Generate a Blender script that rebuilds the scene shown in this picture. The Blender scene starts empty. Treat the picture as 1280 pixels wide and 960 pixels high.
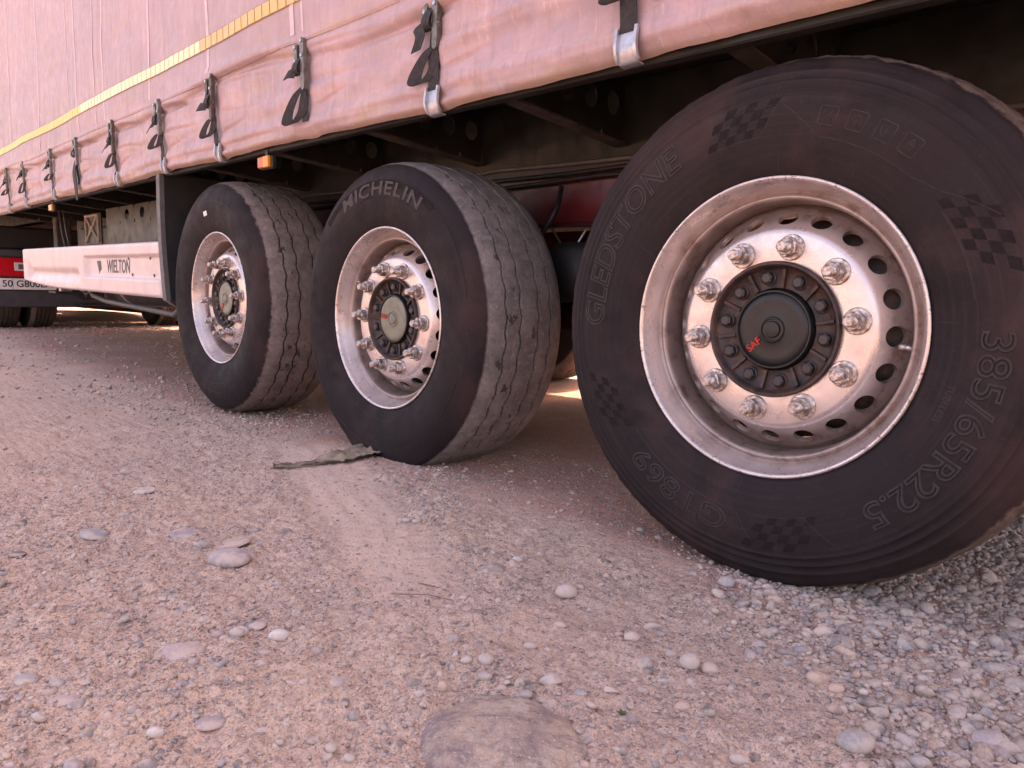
import bpy, math, random
import numpy as np
from mathutils import Matrix, Vector

PI = math.pi
random.seed(7)
rng = np.random.default_rng(11)
sc = bpy.context.scene
COL = sc.collection

# ------------------------------------------------------------------ camera, sky, sun, exposure
cam_d = bpy.data.cameras.new('camera')
cam = bpy.data.objects.new('camera', cam_d)
COL.objects.link(cam)
YAW, PITCH, ROLL = 0.7871, 0.1229, 0.0180
fw = Vector((-math.sin(YAW)*math.cos(PITCH), math.cos(YAW)*math.cos(PITCH), -math.sin(PITCH)))
rt = Vector((math.cos(YAW), math.sin(YAW), 0))
up = rt.cross(fw)
r2 = rt*math.cos(ROLL) + up*math.sin(ROLL)
u2 = up*math.cos(ROLL) - rt*math.sin(ROLL)
cam.matrix_world = Matrix(((r2.x, u2.x, -fw.x, 0.6673), (r2.y, u2.y, -fw.y, -1.3528), (r2.z, u2.z, -fw.z, 0.5696), (0, 0, 0, 1)))
cam_d.sensor_width = 36.0
cam_d.lens = 36.0*894.45/1280.0
cam_d.clip_start = 0.02
cam_d.clip_end = 2000
sc.camera = cam

SUN_EL, SUN_AZ = math.radians(52), math.radians(97)     # azimuth counted from +x towards +y: behind the trailer
w = bpy.data.worlds.new('World')
sc.world = w
w.use_nodes = True
nt = w.node_tree
bg = nt.nodes['Background']
sky = nt.nodes.new('ShaderNodeTexSky')
sky.sky_type = 'NISHITA'
sky.sun_disc = False
sky.sun_elevation = SUN_EL
sky.sun_rotation = PI/2 - SUN_AZ
sky.air_density = 0.9
sky.dust_density = 4.0
sky.ozone_density = 0.6
nt.links.new(sky.outputs[0], bg.inputs[0])
bg.inputs[1].default_value = 0.15
sun_d = bpy.data.lights.new('sun', 'SUN')
sun_d.energy = 2.8
sun_d.angle = math.radians(0.53)
sun_d.color = (1.0, 0.94, 0.85)
sun = bpy.data.objects.new('sun', sun_d)
COL.objects.link(sun)
sdir = Vector((math.cos(SUN_EL)*math.cos(SUN_AZ), math.cos(SUN_EL)*math.sin(SUN_AZ), math.sin(SUN_EL)))
sun.rotation_euler = sdir.to_track_quat('Z', 'Y').to_euler()
sun.location = sdir*30
vs = sc.view_settings
vs.view_transform = 'Standard'
vs.look = 'None'
vs.gamma = 1.0
vs.exposure = 2.42
vs.use_curve_mapping = False
sc.cycles.max_bounces = 6
sc.cycles.diffuse_bounces = 4
sc.cycles.glossy_bounces = 3
vs.use_white_balance = True          # the photograph is balanced for open shade
vs.white_balance_temperature = 9000
vs.white_balance_tint = 30

# ------------------------------------------------------------------ helpers
def tag(o, label=None, cat=None, group=None, kind=None):
    if label: o['label'] = label
    if cat: o['category'] = cat
    if group: o['group'] = group
    if kind: o['kind'] = kind
    return o

def empty(name, loc=(0, 0, 0), parent=None):
    o = bpy.data.objects.new(name, None)
    o.empty_display_size = 0.1
    COL.objects.link(o)
    o.location = loc
    o.parent = parent
    return o

def link(name, me, parent=None, loc=(0, 0, 0), rot=(0, 0, 0)):
    o = bpy.data.objects.new(name, me)
    COL.objects.link(o)
    o.location = loc
    o.rotation_euler = rot
    o.parent = parent
    return o

def mesh(name, v, f, mats, smooth=False, midx=None):
    me = bpy.data.meshes.new(name)
    me.from_pydata([tuple(p) for p in v], [], [tuple(q) for q in f])
    for m in (mats if isinstance(mats, (list, tuple)) else [mats]):
        me.materials.append(m)
    if midx is not None:
        me.polygons.foreach_set('material_index', np.asarray(midx, dtype=np.int32))
    if smooth:
        me.polygons.foreach_set('use_smooth', np.ones(len(me.polygons), dtype=bool))
    me.update()
    return me

def np_mesh(name, v, f, mats, smooth=True, col=None):
    """v (n,3), f (m,3 or 4) numpy arrays; col (n,3) optional stone colour"""
    me = bpy.data.meshes.new(name)
    v = np.ascontiguousarray(v, dtype=np.float32)
    f = np.ascontiguousarray(f, dtype=np.int32)
    k = f.shape[1]
    me.vertices.add(len(v)); me.vertices.foreach_set('co', v.ravel())
    me.loops.add(f.size); me.loops.foreach_set('vertex_index', f.ravel())
    me.polygons.add(len(f))
    me.polygons.foreach_set('loop_start', np.arange(0, f.size, k, dtype=np.int32))
    me.polygons.foreach_set('loop_total', np.full(len(f), k, dtype=np.int32))
    if smooth:
        me.polygons.foreach_set('use_smooth', np.ones(len(f), dtype=bool))
    me.update(calc_edges=True)
    if col is not None:
        a = me.color_attributes.new('stone_colour', 'FLOAT_COLOR', 'POINT')
        a.data.foreach_set('color', np.concatenate([col, np.ones((len(col), 1))], 1).astype(np.float32).ravel())
    for m in (mats if isinstance(mats, (list, tuple)) else [mats]):
        me.materials.append(m)
    me.validate()
    return me

def grid_faces(nu, nv, wrap_u=False, flip=False):
    a = np.arange(nu if wrap_u else nu-1)[:, None]
    b = np.arange(nv-1)[None, :]
    i0 = (a % nu)*nv + b
    i1 = ((a+1) % nu)*nv + b
    q = np.stack([i0, i1, i1+1, i0+1], -1).reshape(-1, 4)
    return q[:, ::-1] if flip else q

class MB:
    """collects simple solids into one mesh part"""
    def __init__(s): s.v = []; s.f = []
    def add(s, v, f):
        n = len(s.v); s.v += [tuple(p) for p in v]; s.f += [tuple(i+n for i in q) for q in f]; return s
    def box(s, x0, x1, y0, y1, z0, z1, bev=0.0, fn=None):
        if bev <= 0:
            v = [(x, y, z) for x in (x0, x1) for y in (y0, y1) for z in (z0, z1)]
            f = [(0, 1, 3, 2), (4, 6, 7, 5), (0, 4, 5, 1), (2, 3, 7, 6), (0, 2, 6, 4), (1, 5, 7, 3)]
        else:
            lo, hi = np.array([x0, y0, z0]), np.array([x1, y1, z1])
            v = []; idx = {}
            for cx in (0, 1):
                for cy in (0, 1):
                    for cz in (0, 1):
                        c = np.where(np.array([cx, cy, cz]) == 1, hi, lo)
                        sg = np.where(np.array([cx, cy, cz]) == 1, -1, 1)
                        for ax in range(3):
                            p = c + sg*bev; p[ax] = c[ax]
                            idx[(cx, cy, cz, ax)] = len(v); v.append(tuple(p))
            f = []
            I = lambda a, b, c, ax: idx[(a, b, c, ax)]
            for k in (0, 1):
                q = [I(k, 0, 0, 0), I(k, 1, 0, 0), I(k, 1, 1, 0), I(k, 0, 1, 0)]; f.append(q if k else q[::-1])
                q = [I(0, k, 0, 1), I(0, k, 1, 1), I(1, k, 1, 1), I(1, k, 0, 1)]; f.append(q if k else q[::-1])
                q = [I(0, 0, k, 2), I(1, 0, k, 2), I(1, 1, k, 2), I(0, 1, k, 2)]; f.append(q if k else q[::-1])
            for a in (0, 1):
                for b in (0, 1):
                    f.append((I(0, a, b, 1), I(1, a, b, 1), I(1, a, b, 2), I(0, a, b, 2)) if (a ^ b) else (I(0, a, b, 2), I(1, a, b, 2), I(1, a, b, 1), I(0, a, b, 1)))
                    f.append((I(a, 0, b, 2), I(a, 1, b, 2), I(a, 1, b, 0), I(a, 0, b, 0)) if (a ^ b) else (I(a, 0, b, 0), I(a, 1, b, 0), I(a, 1, b, 2), I(a, 0, b, 2)))
                    f.append((I(a, b, 0, 0), I(a, b, 1, 0), I(a, b, 1, 1), I(a, b, 0, 1)) if (a ^ b) else (I(a, b, 0, 1), I(a, b, 1, 1), I(a, b, 1, 0), I(a, b, 0, 0)))
            for a in (0, 1):
                for b in (0, 1):
                    for c in (0, 1):
                        q = (I(a, b, c, 0), I(a, b, c, 1), I(a, b, c, 2))
                        f.append(q if (a+b+c) % 2 else q[::-1])
        if fn: v = [fn(*p) for p in v]
        return s.add(v, f)
    def prism(s, poly, axis, a0, a1):
        """extrude a polygon given in the two other axes"""
        n = len(poly)
        def P(p, a):
            return {'x': (a, p[0], p[1]), 'y': (p[0], a, p[1]), 'z': (p[0], p[1], a)}[axis]
        v = [P(p, a0) for p in poly] + [P(p, a1) for p in poly]
        f = [tuple(range(n))[::-1], tuple(range(n, 2*n))] + [(i, (i+1) % n, (i+1) % n+n, i+n) for i in range(n)]
        return s.add(v, f)
    def tube(s, pts, rad, n=10, caps=True):
        pts = [Vector(p) for p in pts]
        rads = rad if isinstance(rad, (list, tuple)) else [rad]*len(pts)
        v = []; f = []
        prev = None
        for i, p in enumerate(pts):
            t = (pts[min(i+1, len(pts)-1)]-pts[max(i-1, 0)]).normalized()
            if prev is None:
                a = t.orthogonal().normalized()
            else:
                a = (prev - t*prev.dot(t)).normalized()
            prev = a
            b = t.cross(a)
            for k in range(n):
                q = 2*PI*k/n
                v.append(p + (a*math.cos(q)+b*math.sin(q))*rads[i])
        for i in range(len(pts)-1):
            for k in range(n):
                f.append((i*n+k, i*n+(k+1) % n, (i+1)*n+(k+1) % n, (i+1)*n+k))
        if caps:
            f.append(tuple(range(n))[::-1]); f.append(tuple(range((len(pts)-1)*n, len(pts)*n)))
        return s.add(v, f)
    def lathe(s, prof, n=48, c=(0, 0, 0), axis='y'):
        v = []; f = []
        m = len(prof)
        for k in range(n):
            q = 2*PI*k/n
            for (a, r) in prof:
                if axis == 'y': v.append((c[0]+r*math.cos(q), c[1]+a, c[2]+r*math.sin(q)))
                elif axis == 'x': v.append((c[0]+a, c[1]+r*math.cos(q), c[2]+r*math.sin(q)))
                else: v.append((c[0]+r*math.cos(q), c[1]+r*math.sin(q), c[2]+a))
        for k in range(n):
            for j in range(m-1):
                f.append((k*m+j, ((k+1) % n)*m+j, ((k+1) % n)*m+j+1, k*m+j+1))
        return s.add(v, f)
    def ribbon(s, pts, wid, th=0.002):
        """flat strap: pts list, wid list of width vectors"""
        v = []; f = []
        n = len(pts)
        for i in range(n):
            p = Vector(pts[i]); wv = Vector(wid[i] if isinstance(wid, list) else wid)
            t = (Vector(pts[min(i+1, n-1)])-Vector(pts[max(i-1, 0)])).normalized()
            nn = t.cross(wv).normalized()*th*0.5
            for a, b in ((-1, -1), (1, -1), (1, 1), (-1, 1)):
                v.append(p+wv*0.5*a+nn*b)
        for i in range(n-1):
            for k in range(4):
                f.append((i*4+k, i*4+(k+1) % 4, i*4+4+(k+1) % 4, i*4+4+k))
        f.append((3, 2, 1, 0)); f.append(tuple(4*(n-1)+k for k in range(4)))
        return s.add(v, f)
    def build(s, name, m, parent=None, loc=(0, 0, 0), smooth=False, rot=(0, 0, 0), sharp=None):
        me = mesh(name, s.v, s.f, m, smooth or sharp is not None)
        if sharp is not None:
            me.set_sharp_from_angle(angle=math.radians(sharp))
        return link(name, me, parent, loc, rot)

# numpy value noise
_perm = rng.random((256, 256))
def vnoise(x, y, seed=0):
    x = np.asarray(x, float)+seed*17.31; y = np.asarray(y, float)+seed*9.77
    xi = np.floor(x).astype(int); yi = np.floor(y).astype(int)
    fx = x-xi; fy = y-yi
    fx = fx*fx*fx*(fx*(fx*6-15)+10); fy = fy*fy*fy*(fy*(fy*6-15)+10)
    g = lambda a, b: _perm[a & 255, b & 255]
    return (g(xi, yi)*(1-fx)+g(xi+1, yi)*fx)*(1-fy)+(g(xi, yi+1)*(1-fx)+g(xi+1, yi+1)*fx)*fy-0.5
def fbm(x, y, seed=0, o=4):
    s = 0; a = 1.0
    for k in range(o):
        s = s+a*vnoise(x*2**k, y*2**k, seed+k*3); a *= 0.5
    return s
def sstep(a, b, x):
    t = np.clip((np.asarray(x, float)-a)/(b-a), 0, 1); return t*t*(3-2*t)

# ------------------------------------------------------------------ materials
class NT:
    def __init__(s, name):
        s.m = bpy.data.materials.new(name); s.m.use_nodes = True
        s.t = s.m.node_tree; s.b = s.t.nodes['Principled BSDF']
        s.tc = s.t.nodes.new('ShaderNodeTexCoord')
    def n(s, typ, **kw):
        o = s.t.nodes.new(typ)
        for k, v in kw.items(): setattr(o, k, v)
        return o
    def l(s, a, b): s.t.links.new(a, b); return s
    def noise(s, scale, detail=6, rough=0.6, vec=None, dist=0.0):
        o = s.n('ShaderNodeTexNoise'); o.inputs['Scale'].default_value = scale
        o.inputs['Detail'].default_value = detail; o.inputs['Roughness'].default_value = rough
        o.inputs['Distortion'].default_value = dist
        s.l(vec or s.tc.outputs['Object'], o.inputs['Vector']); return o.outputs['Fac']
    def voro(s, scale, vec=None, feature='F1', out='Distance'):
        o = s.n('ShaderNodeTexVoronoi'); o.feature = feature; o.inputs['Scale'].default_value = scale
        s.l(vec or s.tc.outputs['Object'], o.inputs['Vector']); return o.outputs[out]
    def mapr(s, f, a, b, c=0.0, d=1.0, smooth=True):
        o = s.n('ShaderNodeMapRange'); o.interpolation_type = 'SMOOTHSTEP' if smooth else 'LINEAR'
        o.inputs['From Min'].default_value = a; o.inputs['From Max'].default_value = b
        o.inputs['To Min'].default_value = c; o.inputs['To Max'].default_value = d
        s.l(f, o.inputs['Value']); return o.outputs['Result']
    def mix(s, f, a, b, blend='MIX'):
        o = s.n('ShaderNodeMix'); o.data_type = 'RGBA'; o.blend_type = blend
        for sock, val in ((o.inputs[0], f), (o.inputs[6], a), (o.inputs[7], b)):
            if isinstance(val, (int, float)): sock.default_value = val
            elif isinstance(val, tuple): sock.default_value = (*val, 1)
            else: s.l(val, sock)
        return o.outputs[2]
    def math(s, op, a, b=None, c=None):
        o = s.n('ShaderNodeMath'); o.operation = op
        for i, val in enumerate((a, b, c)):
            if val is None: continue
            if isinstance(val, (int, float)): o.inputs[i].default_value = val
            else: s.l(val, o.inputs[i])
        return o.outputs[0]
    def scale_vec(s, v, vec=None):
        o = s.n('ShaderNodeMapping'); o.inputs['Scale'].default_value = v
        s.l(vec or s.tc.outputs['Object'], o.inputs['Vector']); return o.outputs[0]
    def sep(s, vec=None):
        o = s.n('ShaderNodeSeparateXYZ'); s.l(vec or s.tc.outputs['Object'], o.inputs[0]); return o.outputs
    def bump(s, h, strength, dist=0.01):
        o = s.n('ShaderNodeBump'); o.inputs['Strength'].default_value = strength; o.inputs['Distance'].default_value = dist
        s.l(h, o.inputs['Height'])
        prev = s.b.inputs['Normal'].links
        if prev: s.l(prev[0].from_socket, o.inputs['Normal'])
        s.l(o.outputs[0], s.b.inputs['Normal']); return s
    def out(s, col=None, rough=None, metal=None, spec=None):
        for key, val in (('Base Color', col), ('Roughness', rough), ('Metallic', metal), ('Specular IOR Level', spec)):
            if val is None: continue
            if isinstance(val, tuple): s.b.inputs[key].default_value = (*val, 1)
            elif isinstance(val, (int, float)): s.b.inputs[key].default_value = val
            else: s.l(val, s.b.inputs[key])
        return s.m

def simple(name, c1, c2=None, scale=30, rough=0.6, metal=0.0, bump=0.0, bscale=150, bdist=0.004, spec=0.4):
    s = NT(name)
    c2 = c2 or tuple(x*0.75 for x in c1)
    f = s.mapr(s.noise(scale, 7, 0.65), 0.32, 0.68)
    r = s.mapr(s.noise(scale*1.7, 5), 0.3, 0.7, rough*0.82, min(1, rough*1.12))
    if bump: s.bump(s.noise(bscale, 6), bump, bdist)
    return s.out(s.mix(f, c1, c2), r, metal, spec)

M = {}
# rubber: r is the distance from the axle, dust and scuffing on the tread and shoulder
def rubber(name, edge, jag, side1, side2, tread1, tread2, Rt=0.5345):
    s = NT(name)
    x, y, z = s.sep()
    r = s.math('SQRT', s.math('ADD', s.math('MULTIPLY', x, x), s.math('MULTIPLY', z, z)))
    nz = s.noise(9, 5, 0.7)
    side = s.mix(s.mapr(nz, 0.3, 0.72), side1, side2)
    cb = s.n('ShaderNodeCombineXYZ'); s.l(s.math('MULTIPLY', r, 1.0), cb.inputs[0]); s.l(s.math('MULTIPLY', y, 0.3), cb.inputs[1])
    ringn = s.noise(140, 5, 0.7, cb.outputs[0])
    side = s.mix(s.math('MULTIPLY', s.mapr(ringn, 0.50, 0.66), s.mapr(s.noise(5, 6, 0.6), 0.35, 0.65, 0.05, 0.7)), side, tuple(c*q for c, q in zip(side2, (2.0, 1.85, 1.7))))
    side = s.mix(s.mapr(s.noise(3.6, 5, 0.65, dist=0.5), 0.48, 0.70, 0, 0.75), side, tuple(c*q for c, q in zip(side2, (2.2, 1.7, 1.5))))
    side = s.mix(s.mapr(s.noise(110, 6, 0.75), 0.56, 0.72, 0, 0.5), side, tuple(c*2.0 for c in side2))
    side = s.mix(s.mapr(s.noise(6.5, 5, 0.6), 0.52, 0.70, 0, 0.55), side, tuple(c*0.55 for c in side1))
    scr = s.noise(40, 4, 0.6, s.scale_vec((1.0, 1.0, 6.0)))
    side = s.mix(s.mapr(scr, 0.64, 0.74, 0, 0.3), side, tuple(c*2.2 for c in side2))
    tr = s.mix(s.mapr(s.noise(14, 5, 0.72), 0.32, 0.7), tread1, tread2)
    tr = s.mix(s.mapr(s.noise(95, 6, 0.7), 0.5, 0.72, 0, 0.55), tr, tuple(c*0.5 for c in tread1))
    tr = s.mix(s.mapr(s.noise(30, 5, 0.7, s.scale_vec((1, 0.25, 1))), 0.56, 0.7, 0, 0.5), tr, tuple(min(1, c*1.35) for c in tread2))
    chips = s.math('MULTIPLY', s.mapr(s.noise(17, 5, 0.6, s.scale_vec((1, 1.6, 1))), 0.615, 0.64), s.math('MULTIPLY', s.mapr(y, 0.06, 0.08), s.mapr(y, 0.24, 0.20)))
    tr = s.mix(s.math('MULTIPLY', chips, 0.8), tr, (0.028, 0.023, 0.024))
    crk = s.n('ShaderNodeTexVoronoi'); crk.feature = 'DISTANCE_TO_EDGE'; crk.inputs['Scale'].default_value = 42; s.l(s.scale_vec((1, 0.8, 1)), crk.inputs['Vector'])
    tr = s.mix(s.mapr(crk.outputs['Distance'], 0.03, 0.0, 0, 0.22), tr, (0.045, 0.036, 0.035))
    tr = s.mix(s.mapr(s.noise(48, 5, 0.8), 0.54, 0.68, 0, 0.6), tr, tuple(min(1, c*1.5) for c in tread2))
    yq = s.math('DIVIDE', s.math('SUBTRACT', y, 0.1925), 0.155)
    gr = s.math('ADD', r, s.math('MULTIPLY', s.math('MULTIPLY', yq, yq), 0.010))
    deep = s.math('MULTIPLY', s.mapr(gr, Rt-0.0035, Rt-0.0065), s.math('MULTIPLY', s.mapr(y, 0.075, 0.085), s.mapr(y, 0.31, 0.30)))
    tr = s.mix(s.math('MULTIPLY', deep, 0.7), tr, (0.016, 0.012, 0.012))      # darker down in the grooves
    edge_v = s.math('ADD', y, s.math('MULTIPLY', s.math('SUBTRACT', s.noise(26, 5, 0.7), 0.5), jag))
    f = s.mapr(edge_v, edge-0.004, edge+0.006)
    f = s.math('MULTIPLY', f, s.mapr(r, 0.465, 0.485))
    s.bump(s.noise(160, 6, 0.7), 0.25, 0.003).bump(s.noise(30, 5, 0.75), 0.35, 0.006)
    return s.out(s.mix(f, side, tr), s.mapr(nz, 0.3, 0.7, 0.60, 0.88), 0.0, 0.22)
SW1, SW2 = (0.0100, 0.0064, 0.0075), (0.0182, 0.0118, 0.0132)
M['rubber_near'] = rubber('rubber_near', 0.046, 0.045, (0.0128, 0.0084, 0.0094), (0.0235, 0.0153, 0.0166), (0.085, 0.056, 0.046), (0.17, 0.118, 0.10))
M['rubber_mid'] = rubber('rubber_mid', 0.036, 0.010, SW1, SW2, (0.135, 0.117, 0.114), (0.24, 0.203, 0.193), 0.5160)
M['rubber_far'] = rubber('rubber_far', 0.034, 0.030, SW1, SW2, (0.145, 0.115, 0.105), (0.25, 0.192, 0.172))
M['rubber_truck'] = rubber('rubber_truck', 0.03, 0.02, SW1, SW2, (0.13, 0.105, 0.09), (0.2, 0.165, 0.145))
M['letter'] = simple('letter_rubber', (0.034, 0.023, 0.024), (0.020, 0.014, 0.015), 60, 0.7, bump=0.2, bscale=300)
M['letter_pale'] = simple('letter_rubber_pale', (0.038, 0.026, 0.0265), (0.021, 0.0145, 0.0155), 45, 0.66, bump=0.2, bscale=300)
M['michelin'] = simple('letter_rubber_michelin', (0.050, 0.036, 0.037), (0.034, 0.024, 0.025), 45, 0.7, bump=0.2, bscale=300)
M['check_dark'] = simple('check_rubber', (0.0130, 0.0087, 0.0095), (0.0168, 0.0113, 0.0121), 80, 0.88, spec=0.16)

def rim_mat():
    s = NT('rim_paint')
    x, y, z = s.sep()
    r = s.math('SQRT', s.math('ADD', s.math('MULTIPLY', x, x), s.math('MULTIPLY', z, z)))
    base = s.mix(s.mapr(s.noise(12, 6), 0.3, 0.7), (0.68, 0.59, 0.575), (0.58, 0.495, 0.48))
    grime = s.mapr(s.noise(22, 5, 0.75), 0.48, 0.72, 0, 1)
    # brake dust and road dirt settled on the drop well and vent ring
    well = s.math('MULTIPLY', s.mapr(r, 0.207, 0.228), s.mapr(r, 0.284, 0.273))
    base = s.mix(s.math('MULTIPLY', s.math('ADD', s.math('MULTIPLY', grime, 0.4), 0.55), well), base, (0.17, 0.095, 0.072))
    base = s.mix(s.math('MULTIPLY', grime, 0.30), base, (0.27, 0.175, 0.135))
    # chips and rust speckle on the flange edge
    fl = s.mapr(r, 0.287, 0.297)
    chip = s.mapr(s.noise(70, 5, 0.85), 0.55, 0.64, 0, 0.8)
    base = s.mix(s.math('MULTIPLY', chip, fl), base, (0.075, 0.040, 0.028))
    sp = s.mapr(s.noise(75, 6, 0.85), 0.71, 0.735)
    base = s.mix(s.math('MULTIPLY', sp, 0.8), base, (0.07, 0.035, 0.022))
    s.bump(s.noise(240, 4), 0.06, 0.002)
    rough = s.mapr(s.noise(30, 7), 0.3, 0.7, 0.24, 0.40)
    rough = s.math('ADD', rough, s.math('MULTIPLY', well, 0.15))
    return s.out(base, rough, 0.65, 0.5)
M['rim'] = rim_mat()
def nut_mat():
    s = NT('nut_steel')
    b = s.mix(s.mapr(s.noise(90, 5, 0.7), 0.4, 0.62), (0.62, 0.565, 0.545), (0.26, 0.18, 0.15))
    s.bump(s.noise(300, 4), 0.15, 0.001)
    return s.out(b, s.mapr(s.noise(120, 4), 0.3, 0.7, 0.28, 0.55), 0.75, 0.5)
M['nut'] = nut_mat()
M['hub'] = simple('hub_iron', (0.013, 0.0105, 0.012), (0.075, 0.034, 0.025), 34, 0.5, 0.1, 0.4, 120, 0.004, 0.5)
M['hub_edge'] = simple('hub_edge', (0.028, 0.026, 0.032), (0.050, 0.040, 0.040), 40, 0.42, 0.1, 0.2, 200, 0.002)
M['cap'] = simple('cap_black', (0.008, 0.009, 0.011), (0.014, 0.014, 0.015), 18, 0.34, 0.0, 0.04, 200, 0.002, 0.35)
M['cap_green'] = simple('cap_grey_green', (0.20, 0.195, 0.145), (0.135, 0.13, 0.105), 25, 0.4, 0.0, 0.04, 200, 0.002, 0.5)
M['red'] = simple('red_enamel', (0.55, 0.022, 0.018), (0.38, 0.02, 0.015), 120, 0.4)
M['white_sticker'] = simple('white_sticker', (0.75, 0.74, 0.72), (0.62, 0.6, 0.58), 60, 0.5)

def curtain_mat():
    s = NT('curtain_fabric')
    x, y, z = s.sep()
    zz = s.math('ADD', z, s.math('MULTIPLY', x, 0.0195))
    up_c = s.mix(s.mapr(s.noise(3.2, 5, 0.65), 0.3, 0.7), (0.415, 0.295, 0.310), (0.355, 0.262, 0.290))
    lo_c = s.mix(s.mapr(s.noise(5.0, 5, 0.7, s.scale_vec((1.0, 1.0, 2.2))), 0.34, 0.66), (0.480, 0.318, 0.322), (0.372, 0.262, 0.292))
    c = s.mix(s.mapr(s.math('ADD', zz, s.math('MULTIPLY', s.noise(4, 6), 0.14)), 1.40, 1.62), lo_c, up_c)
    c = s.mix(s.mapr(s.noise(1.7, 5, 0.7), 0.46, 0.70, 0, 0.5), c, (0.29, 0.222, 0.232))     # road grime
    # streaks running down the cloth
    st = s.noise(34, 5, 0.7, s.scale_vec((1, 1, 0.10)))
    c = s.mix(s.mapr(st, 0.49, 0.68, 0, 0.52), c, (0.30, 0.215, 0.20))
    c = s.mix(s.mapr(s.noise(60, 6, 0.7, s.scale_vec((1, 1, 0.07))), 0.56, 0.70, 0, 0.35), c, (0.66, 0.50, 0.48))
    # dirt along the hem, uneven
    d = s.math('ADD', zz, s.math('MULTIPLY', s.math('SUBTRACT', s.noise(7, 5, 0.7), 0.5), 0.12))
    c = s.mix(s.mapr(d, 1.125, 1.070, 0, 0.62), c, (0.33, 0.22, 0.145))
    c = s.mix(s.mapr(s.noise(13, 5, 0.75, s.scale_vec((0.5, 1, 2.0))), 0.56, 0.70, 0, 0.40), c, (0.36, 0.26, 0.17))
    c = s.mix(s.mapr(s.noise(9, 6, 0.7), 0.60, 0.72, 0, 0.5), c, (0.44, 0.36, 0.42))
    c = s.mix(s.mapr(s.noise(9, 5, 0.7, s.scale_vec((0.22, 1, 2.6))), 0.55, 0.68, 0, 0.5), c, (0.42, 0.30, 0.19))
    # small scuffs
    c = s.mix(s.mapr(s.noise(120, 4, 0.8), 0.655, 0.70, 0, 0.7), c, (0.14, 0.095, 0.085))
    wv = s.n('ShaderNodeTexChecker'); wv.inputs['Scale'].default_value = 700
    s.l(s.scale_vec((1, 0.0, 1)), wv.inputs['Vector'])
    s.bump(wv.outputs['Fac'], 0.05, 0.0005).bump(s.noise(26, 5, 0.7, s.scale_vec((1, 1, 0.4))), 0.30, 0.010).bump(s.noise(150, 5, 0.7, s.scale_vec((1, 1, 0.3))), 0.22, 0.003)
    return s.out(c, s.mapr(s.noise(18, 6), 0.3, 0.7, 0.44, 0.62), 0.0, 0.4)
M['curtain'] = curtain_mat()
M['seam'] = simple('weld_seam', (0.58, 0.445, 0.465), (0.50, 0.375, 0.40), 40, 0.5)
M['tape_back'] = simple('tape_backing', (0.26, 0.17, 0.09), (0.20, 0.14, 0.09), 40, 0.6)
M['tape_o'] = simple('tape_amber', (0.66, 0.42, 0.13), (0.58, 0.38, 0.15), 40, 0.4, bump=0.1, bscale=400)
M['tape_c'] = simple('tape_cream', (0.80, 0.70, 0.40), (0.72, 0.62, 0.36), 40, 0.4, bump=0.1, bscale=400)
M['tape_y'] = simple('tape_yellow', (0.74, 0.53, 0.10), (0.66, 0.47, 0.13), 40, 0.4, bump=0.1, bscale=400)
M['strap'] = simple('black_webbing', (0.018, 0.017, 0.020), (0.034, 0.029, 0.031), 60, 0.8, bump=0.5, bscale=500, bdist=0.002)
M['crease'] = simple('crease_shade', (0.10, 0.07, 0.06), (0.19, 0.135, 0.12), 50, 0.8)
M['stitch'] = simple('stitch_thread', (0.13, 0.10, 0.10), None, 60, 0.8)
M['lever'] = simple('lever_steel', (0.20, 0.19, 0.17), (0.11, 0.10, 0.09), 70, 0.45, 0.6, 0.2, 200, 0.002)
M['lever_dark'] = simple('lever_rusty', (0.12, 0.09, 0.075), (0.07, 0.05, 0.045), 70, 0.55, 0.4, 0.2, 200, 0.002)
M['zinc'] = simple('zinc_hook', (0.48, 0.50, 0.54), (0.34, 0.34, 0.36), 60, 0.35, 0.6, 0.1, 200, 0.002)
M['chassis'] = simple('chassis_dark', (0.010, 0.010, 0.0095), (0.019, 0.017, 0.015), 9, 0.55, 0.0, 0.2, 60, 0.004)
M['chassis_brown'] = simple('chassis_dusty', (0.060, 0.045, 0.036), (0.024, 0.019, 0.016), 12, 0.75, 0.0, 0.35, 60, 0.004)
def web_mat():
    s = NT('beam_paint_glow')
    x, y, z = s.sep()
    a = s.math('ADD', z, s.math('MULTIPLY', s.math('SUBTRACT', s.noise(2.2, 5, 0.6), 0.5), 0.16))
    f = s.mapr(a, 0.93, 1.04)
    c = s.mix(f, s.mix(s.mapr(s.noise(6, 7), 0.35, 0.7), (0.115, 0.008, 0.010), (0.055, 0.007, 0.009)), s.mix(s.mapr(s.noise(9, 8), 0.35, 0.7), (0.019, 0.022, 0.020), (0.010, 0.0105, 0.0095)))  # red glow put into the lower web's colour, grey green above
    s.bump(s.noise(40, 6), 0.1, 0.004)
    return s.out(c, s.mapr(s.noise(14, 6), 0.3, 0.7, 0.28, 0.5), 0.0, 0.5)
M['beam'] = web_mat()
M['maroon'] = simple('maroon_paint', (0.052, 0.007, 0.008), (0.024, 0.006, 0.006), 10, 0.45, 0.0, 0.15, 60)
M['white_skirt'] = simple('white_skirt', (0.66, 0.525, 0.515), (0.57, 0.445, 0.43), 5, 0.38, 0.0, 0.03, 40)
M['skirt_print'] = simple('skirt_ink', (0.055, 0.05, 0.055), None, 50, 0.5)  # black print of the skirt lettering and emblem
M['plastic'] = simple('black_plastic', (0.012, 0.012, 0.014), (0.022, 0.020, 0.020), 14, 0.55, 0.0, 0.15, 200, 0.002)
M['grey_edge'] = simple('grey_rubber_edge', (0.115, 0.105, 0.105), (0.075, 0.07, 0.07), 20, 0.6)
M['green_grey'] = simple('grey_green_paint', (0.016, 0.019, 0.013), (0.009, 0.010, 0.008), 7, 0.5, 0.0, 0.1, 60)
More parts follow.
